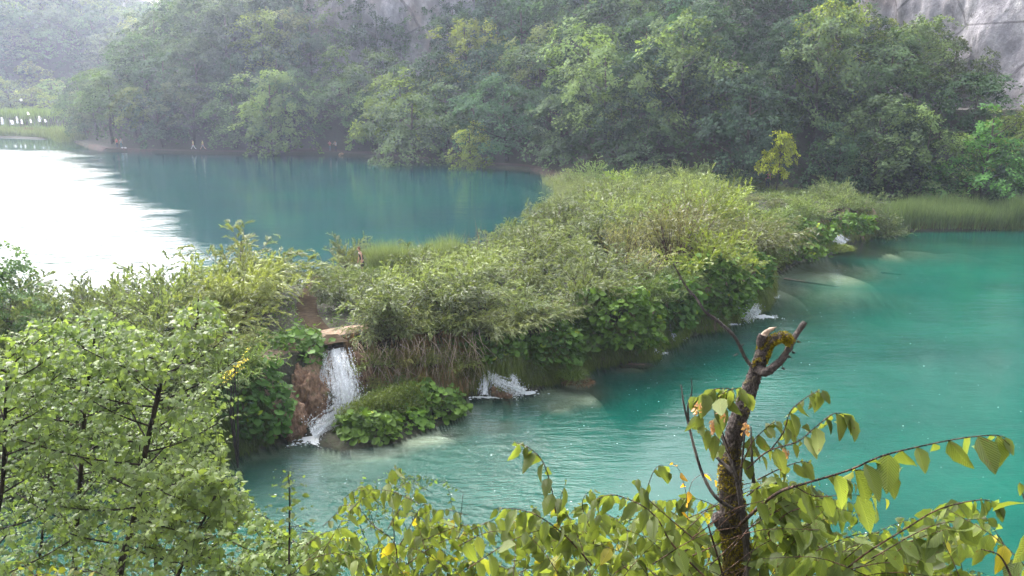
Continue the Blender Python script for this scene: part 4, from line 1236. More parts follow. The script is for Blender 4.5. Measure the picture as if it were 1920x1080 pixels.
# ---- reeds
def reeds(name, label, pts, w, n, L, col, mat, W=.03, cat='reeds', h=0.0, bend=.25):
    c = spline(pts, 60); T = unit(np.gradient(c, axis=0)); N = np.stack([-T[:, 1], T[:, 0]], -1)
    k = RNG.integers(0, 59, n); f = RNG.random((n, 1))
    q = c[k] * (1 - f) + c[k + 1] * f + N[k] * (w * (RNG.random((n, 1)) - .5)) + .12 * RNG.standard_normal((n, 2))
    z = np.maximum(ground_z(q[:, 0], q[:, 1]), h - .3)
    d = unit(np.column_stack([.16 * RNG.standard_normal((n, 2)), np.ones(n)]))
    cl = 1 + .35 * noise3(np.column_stack([q, np.zeros(n)]), .5, 2)
    o = grass_blades(name, np.column_stack([q, z]), d, L * cl * (.6 + .5 * RNG.random(n)), W * (.7 + .6 * RNG.random(n)), mat, bend, col)
    return tag(o, label, cat)
RB = pl([(1620, 428), (1680, 426), (1760, 425), (1850, 425), (1950, 425), (2200, 425), (2500, 425)], 0)
reeds("reeds", "belt of grey-green reeds along the far right shore", RB + np.array([0, .3]), 4.8, 26000, 2.8, (1.25, 1.4, 1.3), M['reed'], .045)
reeds("dry_reeds", "rust brown dead reed stems at the front of the reed belt", RB + np.array([0, -1.2]), 1.6, 6000, .95, (.75, .72, .55), M['dry'], .035)
RK = pl([(692, 514), (740, 510), (800, 504), (850, 494)], H_UP)
reeds("reeds", "pale grey reeds behind the bather along the upper lake", RK - np.array([0, .4]), 2.6, 7500, 2.2, (1.15, 1.2, 1.25), M['reed'], .024, h=3, bend=.6)
reeds("reeds", "greener reed grass just right of the bather", pl([(655, 534), (700, 530), (760, 524)], H_UP) - np.array([0, 1.5]), 2.2, 2400, 1.15, (.75, .88, .72), M['reed'], .024, h=3, bend=.6)
RM = pl([(1020, 342), (1045, 356), (1050, 372), (1030, 392)], H_UP)
reeds("reeds", "pale grey reed tuft at the right end of the upper lake", RM + np.array([1.2, 0]), 3.2, 3600, 1.9, (1.25, 1.2, 1.3), M['reed'], .035, h=3, bend=.7)
RF = pl([(-60, 254), (0, 254), (60, 254), (128, 257), (160, 264)], H_UP)
reeds("reeds", "light green reed flat in front of the small far falls", RF + np.array([0, 8.0]), 14, 8000, 2.0, (1.15, 1.35, .95), M['reed'], .12, h=3)
reeds("reeds", "thin pale reed fringe standing in the far left shallows", RF - np.array([0, 4.2]), 5.0, 7000, 1.7, (1.0, 1.05, .9), M['reed'], .10, h=3)
reeds("dry_reeds", "mauve brown reed edge at the far end of the upper lake", RF + np.array([0, .8]), 1.4, 2600, 1.6, (.70, .58, .62), M['dry'], .10, h=3)
reeds("reeds", "thin brown seed stalks sticking up against the upper lake behind the barrier", pl([(760, 506), (860, 488), (930, 462)], H_UP) - np.array([0, .5]), 1.0, 60, 2.6, (.8, .5, .45), M['dry'], .03, h=3, bend=.1)

# ================================================================== WATERFALLS
def fall_mesh(lines, w0, w1, nstr, sw, spray=0, jit=.05):
    """lines: centre path of the water (top to bottom); ribbons of falling water around it"""
    c = spline(lines, 26); n = 26
    T = unit(np.gradient(c, axis=0)); view = unit(np.array([c[n // 2][0], c[n // 2][1], -4.0]))
    S = unit(np.cross(T, view)); Nn = np.cross(S, T)
    Nn = np.where((Nn @ -view)[:, None] < 0, -Nn, Nn)
    V = []; F = []; E = []; k0 = 0
    u = np.linspace(0, 1, n)
    wid = w0 + (w1 - w0) * u
    # continuous veil
    m = 15
    for j in range(m):
        f = (j / (m - 1) - .5)
        q = c + S * (wid * f)[:, None] + Nn * (.14 * np.cos(f * 3) + .11 * noise3(np.column_stack([np.full(n, f * 9), u * 2.5, 0 * u]), 1, 2))[:, None]
        V.append(q); E.append(np.full(n, (1 - abs(f) * 1.9)) - .1)
    i = np.arange(n - 1)[:, None]; j = np.arange(m - 1)[None] * n
    F.append(np.stack([j + i, j + n + i, j + n + i + 1, j + i + 1], -1).reshape(-1, 4)); k0 = m * n
    for s_ in range(nstr):
        f = RNG.uniform(-.56, .56); a, b = sorted(RNG.random(2)); b = min(1, a + .2 + .5 * RNG.random())
        uu = np.linspace(a, b, 8)
        q = np.column_stack([np.interp(uu, u, (c + S * (wid * f)[:, None])[:, d]) for d in range(3)])
        nn = np.column_stack([np.interp(uu, u, Nn[:, d]) for d in range(3)]); ss = np.column_stack([np.interp(uu, u, S[:, d]) for d in range(3)])
        q = q + nn * (.16 + .12 * RNG.random()) + np.cumsum(RNG.standard_normal((8, 3)) * jit * .4, 0)
        ww = sw * (.4 + RNG.random()) * np.sin(np.linspace(.35, 2.8, 8))
        V.append(q - ss * ww[:, None]); V.append(q + ss * ww[:, None]); E += [np.full(16, .35)]
        F.append(np.array([[k0 + r, k0 + 8 + r, k0 + 9 + r, k0 + r + 1] for r in range(7)])); k0 += 16
    if spray:
        t = RNG.random(spray) ** .7; f = RNG.uniform(-.75, .75, spray)
        q = np.column_stack([np.interp(t, u, c[:, d]) for d in range(3)]) + np.column_stack([np.interp(t, u, S[:, d]) for d in range(3)]) * (np.interp(t, u, wid) * f)[:, None]
        q = q + .10 * RNG.standard_normal((spray, 3)) * (.3 + t[:, None]) - view * .22
        bv, bf = blades(q, unit(np.array([0, 0, -1.]) + .6 * RNG.standard_normal((spray, 3))), np.tile(-view, (spray, 1)), .03 + .06 * RNG.random(spray), .02 + .02 * RNG.random(spray))
        V.append(bv); F.append(bf + k0); E.append(np.full(len(bv), .8)); k0 += len(bv)
    return np.concatenate(V), np.concatenate(F), np.concatenate(E)

def foam_mesh(cx, cy, rx, ry, rot=0, n=420, z=.012, size=.11):
    """clots of foam lying on the water, thick in the middle and torn outward"""
    r = np.abs(RNG.standard_normal(n)) * .5; th = RNG.random(n) * 6.283
    x = r * np.cos(th) * rx; y = r * np.sin(th) * ry; c, s = math.cos(rot), math.sin(rot)
    px_ = cx + x * c - y * s; py_ = cy + x * s + y * c
    V = []; F = []; k = 0; m = 7
    for i in range(n):
        sz = size * (.4 + 1.0 * RNG.random()) * max(.35, 1.3 - r[i]); a = np.linspace(0, 6.283, m, endpoint=False) + RNG.random() * 6
        rad = sz * (.6 + .6 * RNG.random(m)); 
        hgt = z + .05 * max(0, 1 - r[i] * 1.2) * RNG.random() + .0004 * i / n
        V.append(np.column_stack([px_[i] + rad * np.cos(a) * 1.5, py_[i] + rad * np.sin(a) * .8, np.full(m, hgt)])); V.append([[px_[i], py_[i], hgt + .03]])
        F += [[k + j, k + (j + 1) % m, k + m] for j in range(m)]; k += m + 1
    return np.concatenate(V), np.array(F)

def waterfall(label, lines, w0, w1, nstr, sw, spray, foam=None, cat='waterfall', extra=None):
    b = np.array(lines[-1]); th = thing("waterfall", label, cat, tuple(b))
    V, F, E = fall_mesh(lines, w0, w1, nstr, sw, spray)
    link("falling_water", npmesh("falling_water", V - b, F, M['fall'], vattr=dict(edge=E), smooth=True), parent=th)
    for (ln, a, c_, ns_, s_, sp_) in (extra or []):
        V, F, E = fall_mesh(ln, a, c_, ns_, s_, sp_)
        link("falling_water", npmesh("falling_water", V - b, F, M['fall'], vattr=dict(edge=E), smooth=True), parent=th)
    if foam:
        Vs, Fs, k = [], [], 0
        for f in foam:
            V, F = foam_mesh(*f); Vs.append(V); Fs.append(F + k); k += len(V)
        link("foam", npmesh("foam", np.concatenate(Vs) - b, np.concatenate(Fs), M['speck'], smooth=True), parent=th, kind='stuff')
    return th
def w(p): return tuple(float(v) for v in p)
# tall fall, then the white run down to the pool
A = PD(630, 655, 33.2); B = PD(637, 690, 32.6); C_ = PD(648, 735, 32.0); D_ = PD(645, 778, 31.7)
f1 = P(592, 818, 0)
waterfall("tall white waterfall dropping over the barrier beside the ochre rock", [A, B, C_, D_], .95, 1.25, 70, .05, 700,
          foam=[(f1[0] + .15, f1[1] - .1, 1.1, .75, .3, 650), (f1[0] + .8, f1[1] + 1.0, .8, .9, .3, 260)],
          extra=[([PD(640, 768, 31.9), PD(625, 785, 31.2), PD(600, 803, 30.4), PD(582, 816, 29.9)], .75, 1.15, 60, .045, 240), ([PD(612, 672, 33.0), PD(603, 710, 32.4), PD(598, 750, 32.0)], .10, .18, 14, .02, 120)])
g1 = P(925, 742, 0); g2 = P(985, 736, 0)
waterfall("forked white cascade breaking over moss between grass curtains", [PD(913, 682, 35.6), PD(922, 702, 35.2), PD(940, 716, 34.9), PD(968, 727, 34.5), PD(985, 736, 34.3)], .22, .55, 40, .04, 200,
          foam=[(g1[0], g1[1] - .1, 1.3, .28, .05, 300), (g2[0], g2[1] - .1, .7, .3, .1, 180)],
          extra=[([PD(912, 700, 35.3), PD(910, 722, 34.9), PD(908, 742, 34.5)], .42, .5, 26, .03, 80), ([PD(948, 698, 35.6), PD(962, 708, 35.2), PD(972, 722, 34.8)], .2, .3, 20, .03, 80),
                 ([PD(936, 650, 36.0), PD(941, 672, 35.7), PD(942, 690, 35.5)], .16, .2, 10, .02, 30), ([PD(918, 655, 36.0), PD(922, 668, 35.8), PD(925, 684, 35.6)], .10, .12, 6, .02, 20)])
g = P(1418, 594, 0)
waterfall("white chute shooting out of the butterbur into the lower lake", [PD(1386, 553, 46.6), PD(1394, 568, 46.4), PD(1405, 580, 46.3), PD(1418, 592, 46.2)], .6, 1.1, 60, .06, 200, foam=[(g[0] + .2, g[1], 1.15, .45, -.1, 480), (g[0] - 1.2, g[1] - .6, .9, .3, 0, 110)])
g = P(1432, 557, 0)
waterfall("low foaming outflow beside the tawny grass slope", [PD(1418, 548, 51.8), PD(1425, 552, 51.5), PD(1432, 556, 51.2)], .5, .7, 14, .04, 50, foam=[(g[0] + .15, g[1], .95, .6, 0, 260)])
g = P(1580, 460, 0)
waterfall("far small cascade under the rounded butterbur clump", [PD(1568, 442, 65.6), PD(1573, 451, 65.3), PD(1582, 460, 65.0)], .55, 1.3, 34, .07, 80, foam=[(g[0], g[1], 1.0, .5, 0, 240)])
g = P(1238, 662, 0)
waterfall("thin trickle falling at the near end of the mossy cushions", [PD(1218, 618, 40.8), PD(1226, 640, 40.3), PD(1231, 660, 39.9)], .10, .14, 12, .02, 30, foam=[(g[0], g[1], .45, .25, 0, 90)])
g = P(1268, 636, 0)
waterfall("thin trickle curving over the middle mossy cushion", [PD(1240, 590, 43.0), PD(1252, 600, 42.4), PD(1260, 620, 41.9), PD(1264, 634, 41.6)], .12, .14, 12, .02, 30, foam=[(g[0], g[1], .6, .25, 0, 110)])
g = P(1312, 614, 0)
waterfall("short pale trickle in the shade left of the white chute", [PD(1309, 600, 45.4), PD(1311, 607, 45.2), PD(1313, 613, 45.0)], .22, .3, 10, .03, 30, foam=[(g[0], g[1], .45, .2, 0, 70)])
g = P(1365, 609, 0)
waterfall("thin vertical trickle coming down behind the branch twig", [PD(1339, 568, 45.8), PD(1344, 582, 45.5), PD(1347, 600, 45.1)], .12, .14, 8, .02, 20, foam=[(g[0], g[1], .7, .2, .2, 120)])
g = P(344, 884, 0)
waterfall("small white fall glimpsed low through the maple leaves", [PD(330, 850, 28.6), PD(338, 866, 28.2), PD(346, 882, 27.8)], .5, .8, 16, .04, 60, foam=[(g[0], g[1], .7, .35, 0, 120)])
waterfall("white fall glimpsed through the leaves at the left edge", [PD(14, 722, 30.2), PD(20, 738, 29.8), PD(24, 756, 29.5)], .4, .55, 14, .04, 40)
# the falls far behind the reed flat
for (a, b, hh, ww, lab) in ((3, 220, 14, 1.1, "leftmost far fall above the reed flat"), (22, 226, 8, 1.3, "second far fall from the left, a low slanting one"), (31, 219, 13, .9, "third far fall from the left, in the middle of the close trio"), (40, 224, 9, .8, "right fall of the close far trio"),
        (52, 211, 5, .8, "tiny far fall higher up under the green mound"), (57, 224, 7, .7, "small far fall between the trio and the broad one"), (73, 218, 11, 1.0, "broad far fall second from the right"), (84, 224, 6, .8, "rightmost far fall beside the wooded spur"), (39, 186, 4, .8, "single tiny far fall among the trees of the flat")):
    D0 = 187.5 if b > 200 else 205
    waterfall(lab, [PD(a, b, D0), PD(a + 1, b + hh * .5, D0 - .8), PD(a + 2, b + hh, D0 - 1.5)], ww * .5, ww * .8, 8, .06, 0)

# flecks of foam drifting on the lower lake
n = 9000
fx = RNG.uniform(-16, 60, n); fy = RNG.uniform(22, 70, n)
s_ = sdf(POLY_LO, fx, fy)
dens = np.clip(.55 + .9 * noise3(np.column_stack([fx, fy, 0 * fx]), .22, 3), 0, 1) * (.12 + .88 * np.exp(-np.abs(s_ - 3.5) / 4.0) + .25 * (fy < 34)) * sstep(66, 50, fy)
kk = (s_ > .3) & (RNG.random(n) < dens * .55)
fx, fy = fx[kk], fy[kk]; m = len(fx); 
th_ = np.linspace(0, 6.283, 5, endpoint=False)[None] + RNG.random((m, 1)) * 6
rad = (.006 + .017 * RNG.random((m, 1)) ** 2.5) * (.6 + .8 * RNG.random((m, 5)))
V = np.stack([fx[:, None] + rad * np.cos(th_) * 1.7, fy[:, None] + rad * np.sin(th_), np.full((m, 5), .014)], -1).reshape(-1, 3)
kf = np.arange(m)[:, None] * 5
F = np.concatenate([kf + np.array([0, 1, 2]), kf + np.array([0, 2, 3]), kf + np.array([0, 3, 4])])
o = link("foam_flecks", npmesh("foam_flecks", V, F, M['speck']), kind='stuff')
tag(o, "white foam flecks drifting on the turquoise lower lake", "foam")

# ochre travertine boulders beside the tall fall
def rock(name, label, c, r, mat, seed, cat='rock', sub=5, amp=.35, sc_=1.3):
    import bmesh
    bm = bmesh.new(); bmesh.ops.create_icosphere(bm, subdivisions=sub, radius=1.0)
    V = np.array([v.co[:] for v in bm.verts])
    q = V * sc_ + seed * 3.7
    k = 1 + amp * 1.3 * noise3(q, 1.0, 4) - amp * 1.4 * np.abs(noise3(q * np.array([1.6, 1.6, .8]) + 9, 2.0, 4))
    V = V * k[:, None] * np.array(r)
    for v, co in zip(bm.verts, V): v.co = co
    me = bpy.data.meshes.new(name); bm.to_mesh(me); bm.free()
    me.polygons.foreach_set("use_smooth", np.ones(len(me.polygons), bool)); me.materials.append(mat)
    o = link(name, me, loc=tuple(c)); return tag(o, label, cat)
def ochre():
    t = MT('ochre_travertine'); ps = t.pos()
    n2 = t.noise(7, 6, t.mapping(ps, (1, 1, .5)), .68); n1 = t.noise(1.8, 4, ps)
    c = t.ramp(n2, [(.30, (.035, .022, .015)), (.48, (.19, .105, .06)), (.74, (.42, .27, .16))])
    c = t.mixc(t.math('MULTIPLY', t.math('SUBTRACT', n1, .56), 7.0, clamp=True), c, (.10, .12, .04))
    b = t.n("Bump", Strength=1.0, Distance=.10, Height=n2)
    p = t.n("BsdfPrincipled", Base_Color=c, Roughness=.7, Normal=b.outputs[0]); return t.fin(p.outputs[0])
M['ochre'] = ochre()
rock("travertine_rock", "tall ochre travertine rock bulging left of the tall waterfall", PD(570, 752, 31.6), (.85, .8, 1.45), M['ochre'], 1)
rock("travertine_rock", "lower ochre rock reaching the water left of the white run", PD(548, 792, 30.3), (.62, .6, .85), M['ochre'], 2)
rock("travertine_rock", "dark wet ledge behind the tall waterfall", PD(612, 735, 33.2), (.9, .7, 1.3), M['ochre'], 3)
rock("travertine_rock", "rough ochre lump at the lip right of the tall waterfall", PD(672, 705, 33.9), (.75, .6, 1.2), M['ochre'], 4)
rock("travertine_rock", "flat brown lip stone at the top of the tall waterfall", PD(628, 652, 33.6), (.48, .32, .10), M['wet'], 5, amp=.2)
rock("travertine_rock", "brown mossy boulder under the moss between the cascade arms", PD(938, 735, 35.0), (.55, .5, .45), M['ochre'], 6)
rock("travertine_rock", "flat pale travertine ledge just under the water by the large butterbur bank", P(1192, 686, -.10), (.95, .5, .12), M['travertine'], 7, amp=.15)
rock("travertine_rock", "small brown stone at the shore path foot beneath the standing pair", P(640, 290, 3.1), (.5, .4, .35), M['travertine'], 8, sub=3)

# logs
def log(name, label, pts, r0, r1, mat, cat='log', branches=()):
    g = Geo(); p = spline(pts, 14); o0 = np.array(pts[0]); g.tube(p - o0, np.linspace(r0, r1, 14), 8, wob=.06)
    for b in branches:
        q = spline(b, 8); g.tube(q - o0, np.linspace(r1 * 1.3, r1 * .3, 8), 6)
    o = link(name, g.mesh(name, mat), loc=tuple(o0)); return tag(o, label, cat)
log("sunken_log", "long pale log lying just under the water off the tawny slope", [P(1470, 523, -.05), P(1510, 529, -.07), P(1545, 534, -.1), P(1572, 538, -.16)], .09, .04, M['deadwood'])
log("dead_branch", "dark forked dead branch sticking out over the water above the sunken log", [PD(1440, 496, 56.5), PD(1452, 505, 55.8), PD(1470, 516, 55)], .07, .03, M['bark_dark'], 'branch', [[PD(1452, 505, 55.8), PD(1461, 503, 55.6), PD(1468, 499, 55.5)]])
log("dead_branch", "bare leaning dark pole in the brownish shrubs right of the yellow-green bush", [PD(1456, 492, 58), PD(1466, 465, 58), PD(1474, 448, 58)], .06, .02, M['bark_dark'], 'branch')
log("sunken_log", "short dark log under the water right of the pale one", [P(1652, 511, -.1), P(1690, 515, -.15)], .07, .05, M['bark_dark'])

# ================================================================== PEOPLE
def cloth(name, col):
    t = MT(name); oi = t.n("TexCoord").outputs['Object']
    n = t.noise(30, 2, oi); c = t.mixc(t.math('MULTIPLY', n, .3), tuple(col), tuple(x * .6 for x in col))
    p = t.n("BsdfPrincipled", Base_Color=c, Roughness=.9); return t.fin(p.outputs[0])
CL = {}
def cl(k, col):
    if k not in CL: CL[k] = cloth(k + '_cloth', col)
    return CL[k]
HAIR = simple('hair', (.045, .025, .018), .6, 40, .3); HAIR2 = simple('reddish_hair', (.16, .06, .03), .6, 40, .3)

def skin_body(verts, edges, rad, name, mat, root=0, sub=1):
    me = bpy.data.meshes.new(name); me.from_pydata([tuple(v) for v in verts], edges, [])
    o = bpy.data.objects.new(name, me); COL.objects.link(o)
    md = o.modifiers.new("s", 'SKIN'); md.use_smooth_shade = True
    sd = o.modifiers.new("d", 'SUBSURF'); sd.levels = sub; sd.render_levels = sub
    for i, r in enumerate(rad):
        sv = me.skin_vertices[0].data[i]; sv.radius = (r, r * .9) if not isinstance(r, tuple) else r
        sv.use_root = (i == root)
    dg = bpy.context.evaluated_depsgraph_get()
    ev = o.evaluated_get(dg); m2 = bpy.data.meshes.new_from_object(ev)
    bpy.data.objects.remove(o)
    m2.name = name; m2.materials.clear(); m2.materials.append(mat)
    return m2

def person(label, loc, face, shirt, pants, hair, walk=.0, arms='side', shorts=False, bend=0.0, scale=1.0, hat=None, sleeveless=False, longhair=False, skirt=False):
    """standing or striding figure, 1.72 m, facing +X rotated by face (radians)"""
    H = 1.72 * scale
    th = thing("person", label, "person", tuple(loc)); th.rotation_euler = (0, 0, face)
    k = scale
    lean = bend
    hip = np.array([0, 0, .93]) * k
    def up(z, f=0.0): return hip + np.array([math.sin(lean) * z + f, 0, math.cos(lean) * z]) * k
    chest = up(.34); neck = up(.54); hb = up(.62, .02); hc = up(.70, .04); ht = up(.77, .03)
    J = {}
    vs = [hip, up(.16), chest, neck, hb, hc, ht]; ed = [(0, 1), (1, 2), (2, 3), (3, 4), (4, 5), (5, 6)]
    rd = [(.15 * k, .11 * k), (.125 * k, .10 * k), (.155 * k, .11 * k), .055 * k, .075 * k, (.082 * k, .095 * k), .062 * k]
    def addv(p, r, par): vs.append(np.asarray(p, float)); rd.append(r); ed.append((par, len(vs) - 1)); return len(vs) - 1
    legs = {}
    for sgn in (1, -1):
        st = walk * sgn
        hj = hip + np.array([0, sgn * .09, -.05]) * k
        kn = hj + np.array([math.sin(st * .55) * .43 + .03, 0, -math.cos(st * .55) * .43]) * k
        an = kn + np.array([math.sin(st * .6 - abs(walk) * .25 * (sgn < 0)) * .43 - .02, 0, -math.cos(st * .6) * .41]) * k
        to = an + np.array([.15, 0, -.045]) * k
        a = addv(hj, .085 * k, 0); b = addv(kn, .055 * k, a); c = addv(an, .036 * k, b); d = addv(to, .032 * k, c)
        legs[sgn] = (hj, kn, an, to)
    armsP = {}
    for sgn in (1, -1):
        sh = neck + np.array([0, sgn * .18, -.05]) * k
        if arms == 'side': el = sh + np.array([-walk * sgn * .16 - .02, sgn * .05, -.28]) * k; wr = el + np.array([.06 - walk * sgn * .12, 0, -.24]) * k
        elif arms == 'phone': el = sh + np.array([.12, sgn * .08, -.22]) * k; wr = el + np.array([.20, -sgn * .14, .16]) * k
        else: el = sh + np.array([.20, sgn * .05, -.16]) * k; wr = el + np.array([.22, -sgn * .06, -.05]) * k
        a = addv(sh, .052 * k, 2); b = addv(el, .038 * k, a); c = addv(wr, .026 * k, b)
        armsP[sgn] = (sh, el, wr)
    body = skin_body(vs, ed, rd, "body", M['skin'], 0, 1)
    # hands: palm and five bent fingers, and the face, grown onto the same body mesh
    g = Geo()
    for sgn in (1, -1):
        sh, el, wr = armsP[sgn]; d = unit(wr - el); sd = unit(np.cross(d, np.array([1, .1, 0]))) if abs(d[0]) < .9 else np.array([0, 1, 0])
        pn = unit(np.cross(d, sd))
        g.tube([wr - d * .01, wr + d * .045 * k, wr + d * .09 * k], np.array([.024, .033, .028]) * k, 6)
        for f in range(4):
            o_ = wr + d * .085 * k + sd * (f - 1.5) * .016 * k; L = (.062, .075, .070, .052)[f] * k
            g.tube([o_, o_ + d * L * .5 + pn * .005, o_ + d * L * .85 + pn * .02 * k], np.array([.0088, .008, .006]) * k, 5)
        o_ = wr + d * .03 * k - sd * .028 * k
        g.tube([o_, o_ - sd * .022 * k + d * .02 * k, o_ - sd * .026 * k + d * .05 * k], np.array([.011, .009, .007]) * k, 5)
    fx = hc + np.array([.088, 0, .0]) * k
    g.tube([fx + np.array([0, 0, .018]) * k, fx + np.array([.022, 0, -.012]) * k, fx + np.array([.008, 0, -.02]) * k], np.array([.007, .013, .008]) * k, 5)
    for sgn in (1, -1): g.tube([hc + np.array([0, sgn * .078, .02]) * k, hc + np.array([-.008, sgn * .092, 0]) * k, hc + np.array([0, sgn * .08, -.025]) * k], np.array([.008, .014, .007]) * k, 5)
    extra = g.mesh("hands", M['skin'])
    import bmesh
    bm = bmesh.new(); bm.from_mesh(body); bm.from_mesh(extra); bm.to_mesh(body); bm.free(); bpy.data.meshes.remove(extra)
    body.polygons.foreach_set("use_smooth", np.ones(len(body.polygons), bool))
    link("body", body, th)
    dk = cl('black', (.015, .015, .018))
    g = Geo()
    for sgn in (1, -1): g.tube([hc + np.array([.078, sgn * .03 - .008, .018]) * k, hc + np.array([.082, sgn * .03 + .008, .018]) * k], .008 * k, 5)
    link("eyes", g.mesh("eyes", dk), th)
    g = Geo(); g.tube([hc + np.array([.080, -.02, -.045]) * k, hc + np.array([.084, 0, -.047]) * k, hc + np.array([.080, .02, -.045]) * k], .006 * k, 5)
    link("mouth", g.mesh("mouth", cl('lip', (.35, .1, .08))), th)
    # shirt
    sv = [hip + np.array([0, 0, .0]), up(.16), up(.36), up(.49)]; se = [(0, 1), (1, 2), (2, 3)]; sr = [(.165 * k, .125 * k), (.145 * k, .12 * k), (.172 * k, .125 * k), .075 * k]
    for sgn in (1, -1):
        sh, el, wr = armsP[sgn]
        sv.append(sh + np.array([0, -sgn * .02, 0])); sr.append(.068 * k if not sleeveless else .05 * k); se.append((2, len(sv) - 1))
        if not sleeveless: sv.append(sh + (el - sh) * .7); sr.append(.055 * k); se.append((len(sv) - 2, len(sv) - 1))
    link("shirt", skin_body(sv, se, sr, "shirt", shirt, 0, 1), th)
    # trousers or shorts
    pv = [up(.04), hip - np.array([0, 0, .02])]; pe = [(0, 1)]; pr = [(.155 * k, .12 * k), (.165 * k, .128 * k)]
    for sgn in (1, -1):
        hj, kn, an, to = legs[sgn]
        pv.append(hj - np.array([0, 0, .04]) * k); pr.append(.102 * k); pe.append((1, len(pv) - 1)); i0 = len(pv) - 1
        if shorts: pv.append(hj + (kn - hj) * .75); pr.append(.085 * k); pe.append((i0, len(pv) - 1))
        else:
            pv.append(kn); pr.append(.072 * k); pe.append((i0, len(pv) - 1)); pv.append(kn + (an - kn) * .95); pr.append(.055 * k); pe.append((len(pv) - 2, len(pv) - 1))
    link("shorts" if shorts else "trousers", skin_body(pv, pe, pr, "trousers", pants, 0, 1), th)
    for sgn in (1, -1):
        hj, kn, an, to = legs[sgn]
        g = Geo(); g.tube([an + np.array([-.05, 0, -.02]) * k, an + np.array([.02, 0, -.015]) * k, an + np.array([.10, 0, -.035]) * k, to + np.array([.04, 0, -.005]) * k], np.array([.042, .048, .042, .03]) * k, 8)
        link("shoe", g.mesh("shoe", dk), th)
    # hair
    g = Geo()
    g.tube([hc + np.array([.03, 0, .098]) * k, hc + np.array([-.012, 0, .085]) * k, hc + np.array([-.035, 0, .03]) * k, hc + np.array([-.04, 0, -.04]) * k] + ([hc + np.array([-.07, 0, -.17]) * k, hc + np.array([-.075, 0, -.28]) * k] if longhair else []),
           np.array([.045, .085, .092, .07] + ([.045, .02] if longhair else [])) * k, 9)
    link("hair", g.mesh("hair", hair), th)
    return th
def pz(x, y, h=None):
    p = P(x, y, 3.15); z = gz(p[0], p[1]); return (p[0], p[1], (z + .17) if h is None else h)
path_px, _, _ = pix(np.column_stack([pc, np.full(len(pc), 3.3)]))
pcs = spline(pc, 400); zs = ground_z(pcs[:, 0], pcs[:, 1]) + .15; ppx, _, _ = pix(np.column_stack([pcs, zs]))
def on_path(xp):
    k = int(np.argmin(np.abs(ppx - xp))); return (float(pcs[k][0]), float(pcs[k][1]), float(zs[k]))
person("person in a red jacket standing on the far shore path at left", on_path(221), R(-90), cl('red', (.62, .03, .04)), cl('dark_blue', (.03, .035, .07)), HAIR, 0, 'side')
person("person in a pale bluish top just right of the one in red", on_path(229), R(-60), cl('pale_blue', (.35, .50, .52)), cl('teal_grey', (.12, .20, .22)), HAIR, 0, 'side')
person("left walker of the pair in yellow shirts and pale shorts", on_path(364), R(180), cl('yellow', (.75, .70, .30)), cl('white', (.68, .64, .66)), HAIR, .8, 'side', shorts=False, scale=.97)
person("right walker of the pair in yellow shirts, striding", on_path(382), R(180), cl('yellow', (.75, .70, .30)), cl('pale_grey', (.45, .42, .45)), HAIR, .9, 'side', shorts=True)
person("person in a red and pale top holding up a camera by the bare bank", on_path(619), R(-80), cl('rose', (.62, .22, .24)), cl('grey', (.16, .17, .21)), HAIR, .15, 'phone')
person("person in a white top and dark trousers beside the one with the camera", on_path(631), R(-120), cl('white', (.68, .64, .66)), cl('dark_blue', (.03, .035, .07)), HAIR, .1, 'fwd', bend=.15)
p = PD(1437, 372, 84); person("person in a magenta top half hidden below the bright yellow sapling", (p[0], p[1], gz(p[0], p[1]) + .5), R(-100), cl('magenta', (.60, .02, .45)), cl('dark_blue', (.03, .035, .07)), HAIR, 0, 'side')
bz = gz(BATH[0], BATH[1])
person("bare-shouldered bather in a dark swimsuit with reddish hair among the barrier shrubs", (float(BATH[0]), float(BATH[1]), bz + .25), R(-155), cl('black', (.015, .015, .018)), cl('black', (.015, .015, .018)), HAIR2, .1, 'side', shorts=True, bend=.22, sleeveless=True, longhair=True)
# pale bags / packs on the path beside the left pair
for dx, lab in ((0, "left one of two pale bundles lying on the path by the red-clad person"), (5, "right one of two pale bundles lying on the path by the red-clad person")):
    q = on_path(230.5 + dx)
    o = rock("bundle", lab, (q[0], q[1] - .25, q[2] + .12), (.22, .16, .14), cl('white', (.68, .64, .66)), 12 + dx, 'bag', 3, .15)

# ================================================================== FOREGROUND: HORNBEAMS AND MAPLES ON THE NEAR BANK
def ovate_leaf(curl=.22, fold=.12, width=.54, rows=8, twist=0.0):
    t = np.linspace(0, 1, rows)
    wd = width * .5 * np.sin(np.pi * t ** .78) ** .85; wd[0] = .012; wd[-1] = .004
    wd = wd * (1 + .07 * np.where(np.arange(rows) % 2 == 0, 1, -1))
    z = -curl * t ** 2
    V = []; UV = []
    for i in range(rows):
        zz = z[i]; tw = twist * t[i]
        for s_ in (-1, 0, 1):
            x = s_ * wd[i]; V.append([x, t[i] * (1 - .12 * curl) + .0, zz + abs(s_) * wd[i] * fold * 2 + x * tw]); UV.append([.5 + s_ * (wd[i] / width), t[i]])
    Q = []
    for i in range(rows - 1):
        a = i * 3
        Q += [[a, a + 1, a + 4, a + 3], [a + 1, a + 2, a + 5, a + 4]]
    return np.array(V), np.zeros((0, 3), int), np.array(Q), np.array(UV)
HL = [ovate_leaf(.18, .12, .52), ovate_leaf(.38, .18, .50), ovate_leaf(.10, .06, .56, twist=.4), ovate_leaf(.30, .25, .48, twist=-.5), ovate_leaf(.5, .1, .52, twist=.25), ovate_leaf(.65, .3, .46, twist=-.3), ovate_leaf(.05, .28, .56, twist=.15)]
HLM = [leafmesh_from(l[0], l[1], l[2], "hornbeam_leaf", M['leaf_hornbeam'], l[3]) for l in HL]
